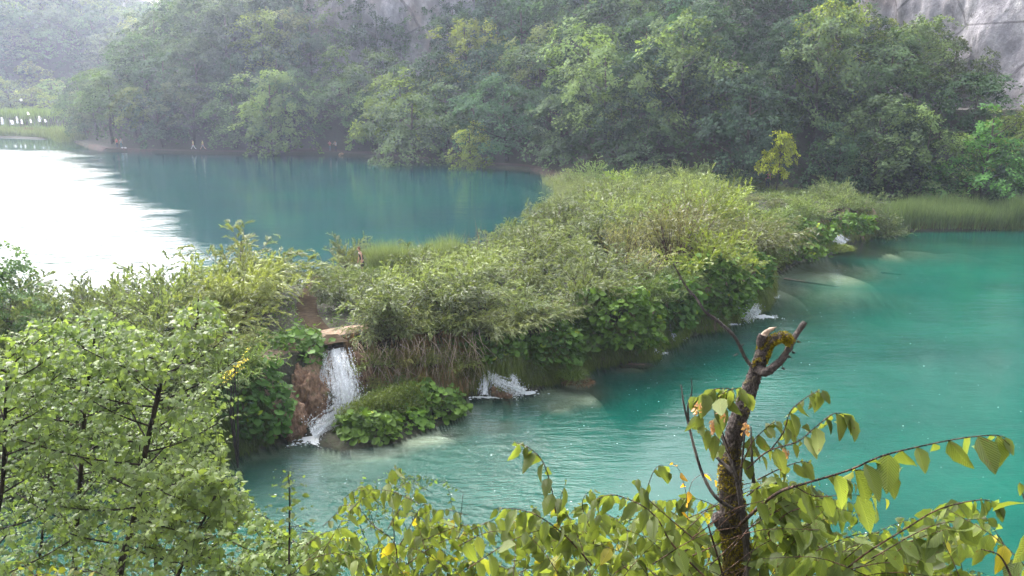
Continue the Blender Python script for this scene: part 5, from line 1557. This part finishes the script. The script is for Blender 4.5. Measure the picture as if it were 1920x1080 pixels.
def lobed_leaf(curl=.15, k=0):
    ang = np.radians([-78, -52, -32, -8, 14, 34, 52, 72, 90]); r = np.array([.34, .58, .36, .66, .42, .74, .50, .66, 1.0])
    right = np.column_stack([r * np.cos(ang) * .72, r * np.sin(ang) * .75 + .30])
    right[-1] = [0, 1.0]
    left = right[:-1][::-1] * np.array([-1, 1])
    rim = np.concatenate([[[0, .0]], right, left])
    rim = rim * (1 + .04 * RNG.standard_normal((len(rim), 1)))
    z = -curl * (rim[:, 1] ** 2) - .12 * np.abs(rim[:, 0]) + .04 * RNG.standard_normal(len(rim))
    V = np.concatenate([[[0, .32, .03]], np.column_stack([rim, z])])
    n = len(rim); T = np.array([[0, 1 + i, 1 + (i + 1) % n] for i in range(n)])
    return V, T, np.zeros((0, 4), int), np.column_stack([V[:, 0] + .5, V[:, 1]])
ML = [lobed_leaf(.15), lobed_leaf(.3), lobed_leaf(.05), lobed_leaf(.45)]
MLM = [leafmesh_from(l[0], l[1], l[2], "maple_leaf", M['leaf_maple'], l[3]) for l in ML]

def inpoly(poly, x, y): return sdf(np.array(poly, float), x, y) > 0

def twig_leaves(p, gap, size, hang=.8, start=.12, face=.5):
    """alternate leaves on one twig. returns pos, ydir, normal, size"""
    L = np.linalg.norm(np.diff(p, axis=0), axis=1).sum(); n = max(2, int(L * (1 - start) / gap))
    t = np.linspace(start, 1, n); q = np.array([[np.interp(a, np.linspace(0, 1, len(p)), p[:, d]) for d in range(3)] for a in t])
    T = np.array([[np.interp(a, np.linspace(0, 1, len(p)), unit(np.gradient(p, axis=0))[:, d]) for d in range(3)] for a in t])
    side = unit(np.cross(T, [0, 0, 1.])); sg = np.where(np.arange(n) % 2 == 0, 1, -1)[:, None]
    y = unit(side * sg * .55 + T * .45 + np.array([0, 0, -hang]) + .22 * RNG.standard_normal((n, 3)))
    nr = unit(np.array([0, 0, .55]) + side * sg * -.15 + np.array([0, -face, 0]) + .42 * RNG.standard_normal((n, 3)))
    sz = size * (.55 + .6 * RNG.random(n)) * (1 - .45 * (t > .93))
    return q, y, nr, sz

def leafy_plant(name, label, cat, base, tubes, twigs, gap, size, tmpl, meshes, mat, color, limit, barkm, group=None, hang=.8, region=None, face=.5, branchname='branch', minpx=9):
    """tubes: list of (pts, r0, r1, seg) woody parts, twigs: leafy polylines"""
    th = thing(name, label, cat, base, group); b = np.array(base, float)
    g = Geo()
    for pts, r0, r1, sg in tubes:
        q = spline(pts, max(6, len(pts) * 4)); g.tube(q - b, np.linspace(r0, r1, len(q)), sg, wob=.04)
    for p, r in twigs: g.tube(p - b, np.linspace(r, r * .35, len(p)), 5)
    link(branchname, g.mesh(branchname, barkm), th)
    P_, Y_, N_, S_ = [], [], [], []
    for p, r in twigs:
        a = twig_leaves(p, gap, size, hang, face=face)
        for l, v in zip((P_, Y_, N_, S_), a): l.append(v)
    P_, Y_, N_, S_ = map(np.concatenate, (P_, Y_, N_, S_))
    if region is not None:
        px, py, _ = pix(P_); ok = inpoly(region, px, py) | (RNG.random(len(px)) < .03); P_, Y_, N_, S_ = P_[ok], Y_[ok], N_[ok], S_[ok]
    px, py, w_ = pix(P_); ok = ~((px > 1318) & (px < 1418) & (w_ < 3.6)); P_, Y_, N_, S_ = P_[ok], Y_[ok], N_[ok], S_[ok]
    populate(th, mats(P_, Y_, N_, S_), [t[:3] for t in tmpl], meshes, mat, limit, color=color, uvs=[t[3] for t in tmpl], minpx=minpx)
    return th

def T(pl_, D, r=.0028, dD=0.0):
    n = len(pl_)
    pts = [PD(x, y, D + dD * i / max(1, n - 1)) for i, (x, y) in enumerate(pl_)]
    return (spline(pts, 5 * n), r)

# ---------------- old mossy trunk with its broken top
DT = 3.2; PXM = DT / FPX
gb = (1.0, 3.25); bz0 = gz(*gb)
base = (gb[0], gb[1], bz0)
old = thing("hornbeam_tree", "old mossy hornbeam with a broken bare top rising before the turquoise water", "tree", base)
B0 = np.array(base)
g = Geo()
tp = [np.array([gb[0], gb[1], bz0 - .1]), PD(1392, 1250, DT), PD(1384, 1110, DT), PD(1378, 1000, DT), PD(1368, 900, DT), PD(1371, 850, DT), PD(1380, 800, DT), PD(1400, 745, DT), PD(1418, 695, DT), PD(1431, 660, DT), PD(1440, 642, DT)]
tr_ = np.array([46, 36, 31, 28, 22, 18.5, 18, 15.5, 13.5, 13, 10]) * PXM
q = spline(tp, 170); rq = np.interp(np.linspace(0, 1, 170), np.linspace(0, 1, len(tr_)), tr_)
g.tube(q - B0, rq * (1 + .05 * np.sin(np.linspace(0, 46, 170)) * RNG.random(170)), 26, wob=.07)
rq_t = rq[::2][:85]; q_t = q[::2]
# burl at the left side
bq = PD(1352, 975, DT - .02); g.tube([PD(1372, 980, DT) - B0, bq - B0, PD(1338, 970, DT - .03) - B0], np.array([26, 20, 9]) * PXM, 10, wob=.14)
link("trunk", g.mesh("trunk", M['bark_old']), old)
g = Geo()
g.tube(spline([PD(1430, 668, DT), PD(1440, 645, DT), PD(1458, 634, DT - .02), PD(1472, 632, DT - .03), PD(1481, 641, DT - .03)], 22) - B0, np.interp(np.linspace(0, 1, 22), [0, .5, 1], [13 * PXM, 9.5 * PXM, 8 * PXM]), 12, wob=.07)
g.tube(spline([PD(1420, 690, DT), PD(1432, 698, DT - .05), PD(1443, 694, DT - .07), PD(1462, 678, DT - .05), PD(1478, 655, DT - .03), PD(1490, 632, DT), PD(1509, 604, DT + .02)], 30) - B0, np.interp(np.linspace(0, 1, 30), [0, .25, 1], [11 * PXM, 8.5 * PXM, 5.2 * PXM]), 10, wob=.10)
g.tube(spline([PD(1432, 655, DT), PD(1427, 640, DT), PD(1431, 628, DT)], 8) - B0, np.array([10] * 8) * PXM, 10, wob=.07)
for pt in ((1486, 660), (1496, 640), (1467, 690), (1478, 668)): g.tube([PD(pt[0], pt[1], DT - .02) - B0, PD(pt[0] + 5, pt[1] + 2, DT - .03) - B0], np.array([3.2, 1.6]) * PXM, 5)
link("branch", g.mesh("branch", M['bark_old']), old)["label"] = "gnarled forked branch end at the broken top"
g = Geo(); g.tube(spline([PD(1430, 634, DT), PD(1437, 624, DT), PD(1447, 617, DT), PD(1456, 613, DT)], 8) - B0, np.array([7.5, 7, 6, 5.5, 4.5, 3.2, 2, .5]) * PXM, 8, wob=.22)
link("splintered_stub", g.mesh("splintered_stub", M['deadwood']), old)["label"] = "pale freshly broken splintered stub"
g = Geo()
g.tube(spline([PD(1414, 692, DT), PD(1398, 672, DT), PD(1378, 633, DT), PD(1345, 601, DT), PD(1322, 584, DT), PD(1303, 556, DT), PD(1288, 540, DT), PD(1272, 512, DT), PD(1262, 494, DT)], 40) - B0, np.linspace(4.2, 1.3, 40) * PXM, 8, wob=.08)
for a, b in (((1383, 664), (1374, 668)), ((1345, 601), (1335, 598)), ((1318, 578), (1310, 562)), ((1388, 650), (1396, 645)), ((1278, 520), (1272, 528))): g.tube([PD(*a, DT) - B0, PD(*b, DT) - B0], np.array([2.2, 1.0]) * PXM, 5)
link("branch", g.mesh("branch", M['bark_grey']), old)["label"] = "long bare thin branch slanting up to the left"
g = Geo()
for pl_, r0 in (([(1403, 1110), (1398, 1010), (1390, 950), (1381, 900), (1366, 850), (1352, 815)], 7), ([(1385, 960), (1345, 935), (1322, 900), (1306, 855), (1292, 800), (1282, 757), (1277, 722)], 4.2), ([(1292, 800), (1290, 762), (1297, 735), (1296, 708)], 2.4),
               ([(1372, 884), (1345, 858), (1322, 828), (1314, 808)], 4.4), ([(1413, 905), (1410, 860), (1408, 800)], 4), ([(1388, 905), (1392, 860), (1396, 815), (1400, 790)], 3)):
    q = spline([PD(x, y, DT - .09) for x, y in pl_], 30); g.tube(q - B0, np.linspace(r0, r0 * .35, 30) * PXM, 7, wob=.07)
link("branch", g.mesh("branch", M['bark_grey']), old)["label"] = "thin grey bare shoots rising along the mossy trunk"
# moss pads: short tufts on the bark
def moss_on(path, rads, zones, n):
    P_, D_ = [], []
    Tn = unit(np.gradient(path, axis=0))
    for (x0, x1, y0, y1, m_) in zones:
        px, py, _ = pix(path); ok = np.where((px > x0) & (px < x1) & (py > y0) & (py < y1))[0]
        if not len(ok): continue
        k = RNG.choice(ok, m_); d = rnd_dirs(m_); d[:, 1] -= .5; d[:, 0] -= .15; d = unit(d - Tn[k] * (d * Tn[k]).sum(1, keepdims=True))
        a = path[k] + Tn[k] * (RNG.random((m_, 1)) - .5) * .03
        hsh = noise3(a * 1.0 + d * .05, 22, 2)
        s2 = hsh > -.12
        P_.append((a + d * (rads[k] * (1.04 + .12 * np.clip(hsh, 0, 1)))[:, None])[s2]); D_.append(d[s2])
    return np.concatenate(P_), np.concatenate(D_)
mp, md_ = moss_on(q_t, rq_t, [(1340, 1420, 980, 1120, 3800), (1340, 1420, 870, 985, 2200), (1340, 1400, 835, 870, 600), (1405, 1450, 636, 688, 3600), (1370, 1400, 740, 770, 120)], 0)
q2 = spline([PD(1440, 645, DT), PD(1458, 634, DT - .02), PD(1472, 632, DT - .03), PD(1481, 641, DT - .03)], 22)
mp2, md2 = moss_on(q2, np.full(22, 9 * PXM), [(1430, 1495, 600, 660, 1800)], 0)
mp = np.concatenate([mp, mp2]); md_ = np.concatenate([md_, md2]); n = len(mp)
bV, bF = blades(mp - B0 - md_ * .002, unit(md_ + .7 * RNG.standard_normal((n, 3))), rnd_dirs(n), .005 + .008 * RNG.random(n), np.full(n, .0035))
link("moss", npmesh("moss", bV, bF, M['moss']), old, kind='stuff')

def shoots(lst): return [T(*a) for a in lst]
# leafy sprouts of the mossy tree
tw = shoots([
    ([(1368, 850), (1345, 770), (1375, 735), (1350, 728), (1318, 738), (1300, 752)], 2.95, .003), ([(1360, 800), (1350, 745), (1385, 728), (1402, 742)], 2.9, .0025), ([(1372, 860), (1345, 820), (1318, 800), (1308, 770)], 3.0, .0025),
    ([(1388, 880), (1410, 830), (1440, 800), (1455, 790)], 3.1, .003), ([(1440, 850), (1468, 812), (1482, 772), (1508, 748), (1532, 734), (1545, 732)], 2.95, .003), ([(1400, 880), (1440, 846), (1495, 828), (1530, 800), (1565, 775), (1590, 782), (1602, 790)], 2.85, .0034),
    ([(1420, 900), (1460, 880), (1500, 866), (1520, 868)], 3.0, .003), ([(1400, 930), (1440, 905), (1490, 912), (1560, 892), (1600, 905)], 2.9, .003)])
q = [];
W3 = [ # (text of the twig that carries big leaves)
    ([(1490, 912), (1590, 882), (1650, 856), (1720, 838), (1800, 822), (1862, 816), (1885, 820)], 2.25, .0038)]
leaf_args = dict(tmpl=HL, meshes=HLM, mat=M['leaf_hornbeam'])
def add_sprouts(th, tw, gap, size, limit, color=(1, 1, 1), hang=.8, face=.5):
    b = np.array(th.location); g = Geo()
    for p, r in tw: g.tube(p - b, np.linspace(r, r * .35, len(p)), 6)
    link("twigs", g.mesh("twigs", M['bark_twig']), th)
    A_ = [twig_leaves(p, gap, size, hang, face=face) for p, r in tw]
    P_, Y_, N_, S_ = [np.concatenate([a[i] for a in A_]) for i in range(4)]
    populate(th, mats(P_, Y_, N_, S_), [t[:3] for t in HL], HLM, M['leaf_hornbeam'], limit, color=color, uvs=[t[3] for t in HL])
add_sprouts(old, tw, .021, .095, 290, hang=.9)

def rand_twigs(region, n, D0, D1, L, r=.0024, up=.5, side=0.0):
    xs = np.array(region)[:, 0]; ys = np.array(region)[:, 1]; out = []
    while len(out) < n:
        x = RNG.uniform(xs.min(), xs.max()); y = RNG.uniform(ys.min(), ys.max())
        if not inpoly(region, np.array([x]), np.array([y]))[0]: continue
        D = RNG.uniform(D0, D1); e = PD(x, y, D); l = L * RNG.uniform(.6, 1.3)
        d = unit(np.array([RNG.normal() + side, RNG.normal() * .5, -up - .2 * RNG.random()]))
        b = e + d * l; m = (b + e) / 2 + np.array([0, 0, .10 * l])
        out.append((spline([b, m, e], 8), r))
    return out
def bank_base(x, y):
    return (x, y, gz(x, y))
def stems_to(base, twigs, n, r, spread=.25):
    """woody stems from the root to the feet of the twigs"""
    b = np.array(base); idx = RNG.choice(len(twigs), min(n, len(twigs)), replace=False); out = []
    for i in idx:
        e = twigs[i][0][0]; m = b * .45 + e * .55 + np.array([RNG.normal() * spread * .3, 0, .12]); out.append(([b, m, e], r, r * .3, 6))
    return out
# long leafy branch reaching right over the water with the largest leaves
tws = shoots(W3) + shoots([([(1590, 882), (1640, 880), (1690, 878)], 2.3, .002), ([(1490, 912), (1530, 930), (1600, 928), (1660, 935)], 2.35, .002)])
b = tuple(float(v) for v in PD(1386, 985, 3.12))
leafy_plant("hornbeam_branch_shoot", "long hornbeam shoot with the largest leaves reaching far right over the turquoise water", "sapling", b, [([np.array(b), PD(1430, 945, 2.85), PD(1462, 922, 2.5), PD(1490, 912, 2.25)], .009, .004, 6)], tws, .036, .122, HL, HLM, M['leaf_hornbeam'], (.95, 1.0, .9), 120, M['bark_twig'], hang=1.1)
# right lower thicket
REG_R = [(1400, 900), (1480, 880), (1560, 930), (1640, 950), (1700, 975), (1770, 940), (1850, 935), (1870, 960), (1860, 1020), (1760, 1010), (1700, 1060), (1900, 1075), (1900, 1100), (1400, 1100)]
tws = shoots([([(1560, 1090), (1620, 1040), (1700, 990), (1760, 955), (1830, 938), (1862, 940), (1873, 948)], 2.7, .004), ([(1500, 1090), (1590, 1068), (1660, 1055), (1720, 1062)], 2.6, .003), ([(1440, 1000), (1480, 960), (1540, 950), (1600, 960)], 2.8, .003),
              ([(1700, 990), (1760, 985), (1820, 1000), (1850, 1020)], 2.9, .0025)]) + rand_twigs(REG_R, 95, 2.5, 3.9, .42, side=-.8)
b = bank_base(1.6, 3.0)
leafy_plant("hornbeam_sapling", "dense leafy hornbeam right of the mossy trunk at the bottom of the view", "sapling", b, stems_to(b, tws, 12, .011), tws, .026, .095, HL, HLM, M['leaf_hornbeam'], (.92, 1.0, .9), 300, M['bark_twig'], hang=.8)
# leaves right at the right frame edge, very near
tws = shoots([([(1990, 1090), (1950, 1010), (1925, 950), (1912, 905)], 1.45, .003), ([(1905, 1110), (1890, 1068), (1872, 1040), (1840, 1030)], 1.9, .004)])
b = bank_base(1.3, 1.6)
leafy_plant("hornbeam_sapling", "very near hornbeam leaves at the lower right frame edge", "sapling", b, stems_to(b, tws, 2, .008), tws, .055, .085, HL, HLM, M['leaf_hornbeam'], (1.1, 1.1, .8), 60, M['bark_twig'], hang=1.0)
# left thicket between the open water and the trunk
REG_L = [(925, 965), (960, 960), (1000, 940), (1060, 950), (1110, 935), (1160, 945), (1210, 930), (1290, 945), (1345, 930), (1350, 1100), (1040, 1100), (1000, 1060), (960, 1040)]
tws = shoots([([(1042, 962), (1034, 915), (1018, 866), (992, 840), (965, 829)], 3.0, .0034), ([(1110, 1060), (1060, 1005), (1010, 968), (970, 955), (932, 954)], 2.9, .0034), ([(1060, 1000), (1045, 975), (1052, 930), (1062, 905)], 3.0, .0025),
              ([(1330, 1090), (1262, 1022), (1234, 975), (1200, 946), (1150, 928), (1118, 936)], 2.7, .004), ([(1300, 1010), (1236, 955), (1212, 930), (1196, 898)], 3.0, .003), ([(1212, 920), (1225, 885), (1240, 872), (1252, 885)], 3.0, .002), ([(1110, 1000), (1092, 950), (1100, 925), (1115, 922)], 3.2, .0025)]) \
    + rand_twigs(REG_L, 105, 2.8, 4.4, .42, side=.3)
b = bank_base(.55, 3.2)
leafy_plant("hornbeam_sapling", "bushy hornbeam sapling left of the mossy trunk with a shoot rising over the ripples", "sapling", b, stems_to(b, tws, 12, .011), tws, .026, .092, HL, HLM, M['leaf_hornbeam'], (1.0, 1.05, .9), 300, M['bark_twig'], hang=.85)
tws = shoots([([(1290, 1000), (1288, 935), (1275, 885), (1262, 868)], 3.3, .0022), ([(1288, 935), (1300, 900), (1325, 888), (1340, 900)], 3.3, .0018)])
b = bank_base(.72, 3.35)
leafy_plant("hornbeam_sapling", "small thin shoot with yellowed orange leaves just left of the mossy trunk", "sapling", b, stems_to(b, tws, 1, .006), tws, .05, .060, HL, HLM, M['leaf_hornbeam'], (4.2, 1.9, .7), 40, M['bark_grey'], hang=.5)
# middle hornbeam
REG_M = [(640, 950), (680, 905), (740, 880), (780, 905), (800, 950), (860, 1000), (880, 1040), (880, 1100), (660, 1100), (640, 1040)]
tws = shoots([([(745, 1090), (740, 1020), (700, 985), (668, 950), (640, 948)], 4.2, .004), ([(740, 1020), (735, 940), (728, 905), (735, 880), (752, 878)], 4.1, .003), ([(740, 1040), (770, 985), (790, 950), (805, 945)], 4.0, .003), ([(760, 1060), (820, 1020), (860, 1010), (880, 1030)], 4.0, .003), ([(735, 930), (760, 905), (780, 915)], 4.1, .002)]) + rand_twigs(REG_M, 60, 3.8, 4.8, .36)
b = bank_base(-.55, 4.1)
leafy_plant("hornbeam_sapling", "slender hornbeam in the bottom middle with drooping yellow-green leaves before the pale ripples", "sapling", b, stems_to(b, tws, 7, .010), tws, .029, .092, HL, HLM, M['leaf_hornbeam'], (1.05, 1.1, .9), 260, M['bark_twig'], hang=.9)
# low crest along the very bottom, and finer-leaved bushes farther down the bank
REG_B = [(0, 1052), (60, 1045), (150, 1055), (150, 1100), (0, 1100)]
tws = rand_twigs(REG_B, 16, 2.6, 3.2, .35, side=.2); b = bank_base(-1.6, 2.9)
leafy_plant("hornbeam_sapling", "low yellowing hornbeam leaves at the bottom left corner", "sapling", b, stems_to(b, tws, 4, .008), tws, .034, .055, HL, HLM, M['leaf_hornbeam'], (1.25, 1.15, .7), 120, M['bark_twig'], hang=.6)
for (reg, n, D0, D1, lab, bx, by, col) in (
    ([(660, 870), (720, 868), (760, 885), (830, 880), (845, 900), (780, 915), (900, 975), (960, 985), (900, 1060), (850, 1060), (700, 960)], 46, 7.5, 9.0, "fine-leaved bush on the bank behind the bottom middle hornbeam", -.8, 8.0, (.85, 1.05, .95)),
    ([(880, 1040), (930, 1030), (1000, 1060), (1050, 1100), (860, 1100)], 22, 5.0, 6.5, "small pale bush at the bottom edge between the two hornbeams", -.1, 5.6, (1.0, 1.15, .8)),
    ([(1050, 985), (1150, 960), (1280, 960), (1330, 1000), (1330, 1100), (1060, 1100)], 40, 5.5, 7.5, "fine-leaved bush on the bank behind the left thicket", 1.2, 6.4, (.85, 1.05, .95)),
    ([(1500, 960), (1640, 960), (1760, 1000), (1830, 1060), (1830, 1100), (1480, 1100)], 44, 5.5, 7.5, "fine-leaved bush on the bank behind the right thicket", 3.1, 6.4, (.85, 1.05, .95))):
    tws = rand_twigs(reg, n, D0, D1, .5, .003); b = bank_base(bx, by)
    leafy_plant("bush", lab, "bush", b, stems_to(b, tws, 10, .012), tws, .045, .062, HL, HLM, M['leaf_hornbeam'], col, 60, M['bark_dark'], hang=.5, minpx=14)
# seed clusters of the hornbeam
for (x, y, D) in ((1309, 762, 2.88), (1355, 770, 2.85), (1337, 797, 2.92), (1398, 801, 2.9), (1472, 851, 2.85)):
    c = PD(x, y, D); m = 16; t_ = np.linspace(0, 1, m)
    V, F = blades(c - B0 + np.column_stack([.006 * RNG.standard_normal(m), .006 * RNG.standard_normal(m), .022 - .045 * t_]), unit(np.column_stack([RNG.standard_normal(m) * .8, RNG.standard_normal(m) * .8, -np.ones(m)])), rnd_dirs(m), np.full(m, .024), np.full(m, .013), .2)
    link("seed_cluster", npmesh("seed_cluster", V, F, M['hop'], rnd=RNG.random(m)), old)
# autumn-coloured single leaves in the middle hornbeam are part of its crown colours

# ---------------- maples at left
def grow(stem, D_spread, n1, L1, n2, L2, s0=.15, upw=.35, seedrot=0.0, taper=.55):
    """side branches and twigs of a sapling: stem polyline -> (branch polylines, leafy twigs)"""
    s = spline(stem, 60); br = []; tw = []
    for k in range(n1):
        t = s0 + (1 - s0) * (k + RNG.random()) / n1; i = min(int(t * 59), 58); o = s[i]
        a = k * 2.4 + seedrot; L = L1 * (1 - taper * t) * RNG.uniform(.75, 1.2)
        d = unit(np.array([math.cos(a), math.sin(a) * D_spread, upw + .35 * t]))
        e = o + d * L; m = (o + e) / 2 + np.array([0, 0, -.05 * L]); b = spline([o, m, e], 14); br.append(b)
        for j in range(n2):
            u = .2 + .8 * (j + RNG.random()) / n2; o2 = b[min(int(u * 13), 13)]
            sd = unit(d * .7 + rnd_dirs(1)[0] * .8 + np.array([0, 0, .25])); l2 = L2 * RNG.uniform(.6, 1.25)
            e2 = o2 + sd * l2; tw.append((spline([o2, (o2 + e2) / 2 + np.array([0, 0, .04 * l2]), e2 + np.array([0, 0, -.12 * l2])], 7), .0028))
        tw.append((b[6:], .004))
    tw.append((s[50:], .005))
    return br, tw
REG_MAPLE = [(-60, 630), (40, 605), (100, 590), (150, 580), (190, 566), (235, 605), (300, 625), (335, 575), (352, 556), (400, 562), (432, 600), (468, 640), (455, 672), (440, 690), (455, 740), (470, 790), (432, 812), (425, 850), (440, 880), (470, 900), (488, 960), (560, 1000), (640, 990), (700, 1010), (720, 1120), (-60, 1120)]
def maple(label, stem_px, D, r0, n1, L1, n2, L2, color, limit, gap=.029, size=.071, rot=0.0, group=None, extra=()):
    st = [PD(x, y, d) for x, y, d in stem_px]
    b = bank_base(float(st[0][0]), float(st[0][1])); st = [np.array([b[0], b[1], b[2] - .05])] + st
    br, tw = grow(st[1:], .8, n1, L1, n2, L2, seedrot=rot, s0=.0)
    def in_(q): a_, b_, _ = pix(q[-1]); return bool(inpoly(REG_MAPLE, np.array([a_]), np.array([b_]))[0])
    br = [q for q in br if in_(q)]; tw = [q for q in tw if in_(q[0])]
    tubes = [(st, r0, r0 * .22, 8)] + [(list(q[::4]) + [q[-1]], r0 * .26, .004, 6) for q in br]
    th = leafy_plant("maple_sapling", label, "sapling", b, tubes, tw, gap, size, ML, MLM, M['leaf_maple'], color, limit, M['bark_dark'], hang=.35, region=REG_MAPLE, face=.3, branchname='stem', group=group)
    return th
maple("tall maple sapling whose dark stem leans right across the lower left", [(222, 1120, 7.4), (255, 960, 7.4), (272, 850, 7.4), (290, 770, 7.5), (308, 695, 7.5), (345, 645, 7.5), (368, 610, 7.5), (372, 560, 7.5)], 7.4, .040, 46, 1.15, 11, .34, (.92, 1.0, .95), 300)
maple("second maple sapling with a dark upright stem left of the leaning one", [(140, 1120, 8.2), (152, 880, 8.2), (162, 740, 8.2), (175, 660, 8.2), (178, 585, 8.2)], 8.2, .036, 44, 1.2, 11, .34, (.85, .97, .95), 300, rot=1.0)
maple("maple sapling filling the left frame edge", [(-20, 1120, 7.0), (5, 900, 7.0), (10, 760, 7.0), (20, 640, 7.0)], 7.0, .034, 36, 1.0, 10, .34, (.95, 1.05, .9), 200, rot=2.0)
maple("lower leafy maple between the leaning stem and the water", [(330, 1140, 6.6), (350, 1040, 6.6), (390, 960, 6.6), (420, 900, 6.6)], 6.6, .024, 34, .8, 10, .30, (1.05, 1.1, .9), 240, rot=.5)
maple("low spreading maple along the bottom between the leaning stem and the middle hornbeam", [(520, 1180, 6.0), (545, 1100, 6.0), (590, 1040, 6.0), (620, 1000, 6.0)], 6.0, .020, 34, .75, 10, .28, (1.0, 1.1, .85), 240, rot=.2)
maple("maple behind the others low at the left, seen between their stems", [(60, 1180, 9.6), (80, 1000, 9.6), (95, 860, 9.6), (110, 760, 9.6)], 9.6, .03, 44, 1.5, 10, .4, (.8, .95, .95), 60, rot=1.3, gap=.04)
maple("maple standing behind the leaning stem close to the water", [(300, 1180, 9.2), (290, 1000, 9.2), (300, 900, 9.2), (330, 800, 9.2)], 9.2, .03, 44, 1.3, 10, .4, (.9, 1.0, .9), 60, rot=.7, gap=.04)
# thin-stemmed shoot standing alone before the ripples
st = [(545, 1110, 5.6), (543, 1000, 5.6), (543, 930, 5.6), (540, 885, 5.6)]
sp_ = [PD(*a) for a in st]; b = bank_base(float(sp_[0][0]), float(sp_[0][1]))
tws = []
S0 = spline(sp_, 40)
for k, t_ in enumerate(np.linspace(.25, 1, 13)):
    o_ = S0[min(int(t_ * 39), 39)]
    for sg in (1, -1):
        a = k * 1.57; d = unit(np.array([math.cos(a) * sg, math.sin(a) * sg * .7, .5])); L = .24 * (1.15 - t_ * .75)
        tws.append((spline([o_, o_ + d * L * .6, o_ + d * L + np.array([0, 0, -.02])], 6), .0018))
leafy_plant("maple_sapling", "slim upright shoot standing alone before the pale ripples left of the middle hornbeam", "sapling", b, [([np.array(b)] + sp_, .012, .003, 7)], tws, .035, .062, HL, HLM, M['leaf_maple'], (1.0, 1.1, .9), 160, M['bark_dark'], hang=.3, branchname='stem')
# yellow-leaved spray behind the maple
c = PD(440, 700, 27.5)
tw = []
for k in range(34):
    e = PD(RNG.uniform(405, 472), 0, 27.5); 
    x = RNG.uniform(0, 1); px_ = 400 + 70 * x; py_ = 708 - 48 * x * x + RNG.uniform(-10, 12)
    e = PD(px_, py_, 27.5 + RNG.uniform(-.3, .3)); tw.append((spline([e - np.array([.25, 0, .22]), e - np.array([.1, 0, .05]), e], 5), .006))
b = (float(c[0]) - .2, 27.5, .1)
leafy_plant("yellow_shrub", "spray of bright yellow autumn leaves behind the leaning maple stem", "shrub", b, stems_to(b, tw, 8, .03), tw, .06, .10, HL, HLM, M['leaf_maple'], (4.0, 2.6, .8), 0, M['bark_dark'], hang=.2)
# leaf litter and herbs on the near bank
n = 26000
xs = RNG.uniform(-16, 16, n); ys = RNG.uniform(-3, 18, n)
p_ = np.column_stack([xs, ys, ground_z(xs, ys) + .05 + .25 * RNG.random(n)])
o = scatter_leaves("bank_herbs", p_, np.array([0, 0, 1.]), .09, M['grass'], .5, (.8, .95, .8)); tag(o, "low herbs covering the steep near bank", "herbs")
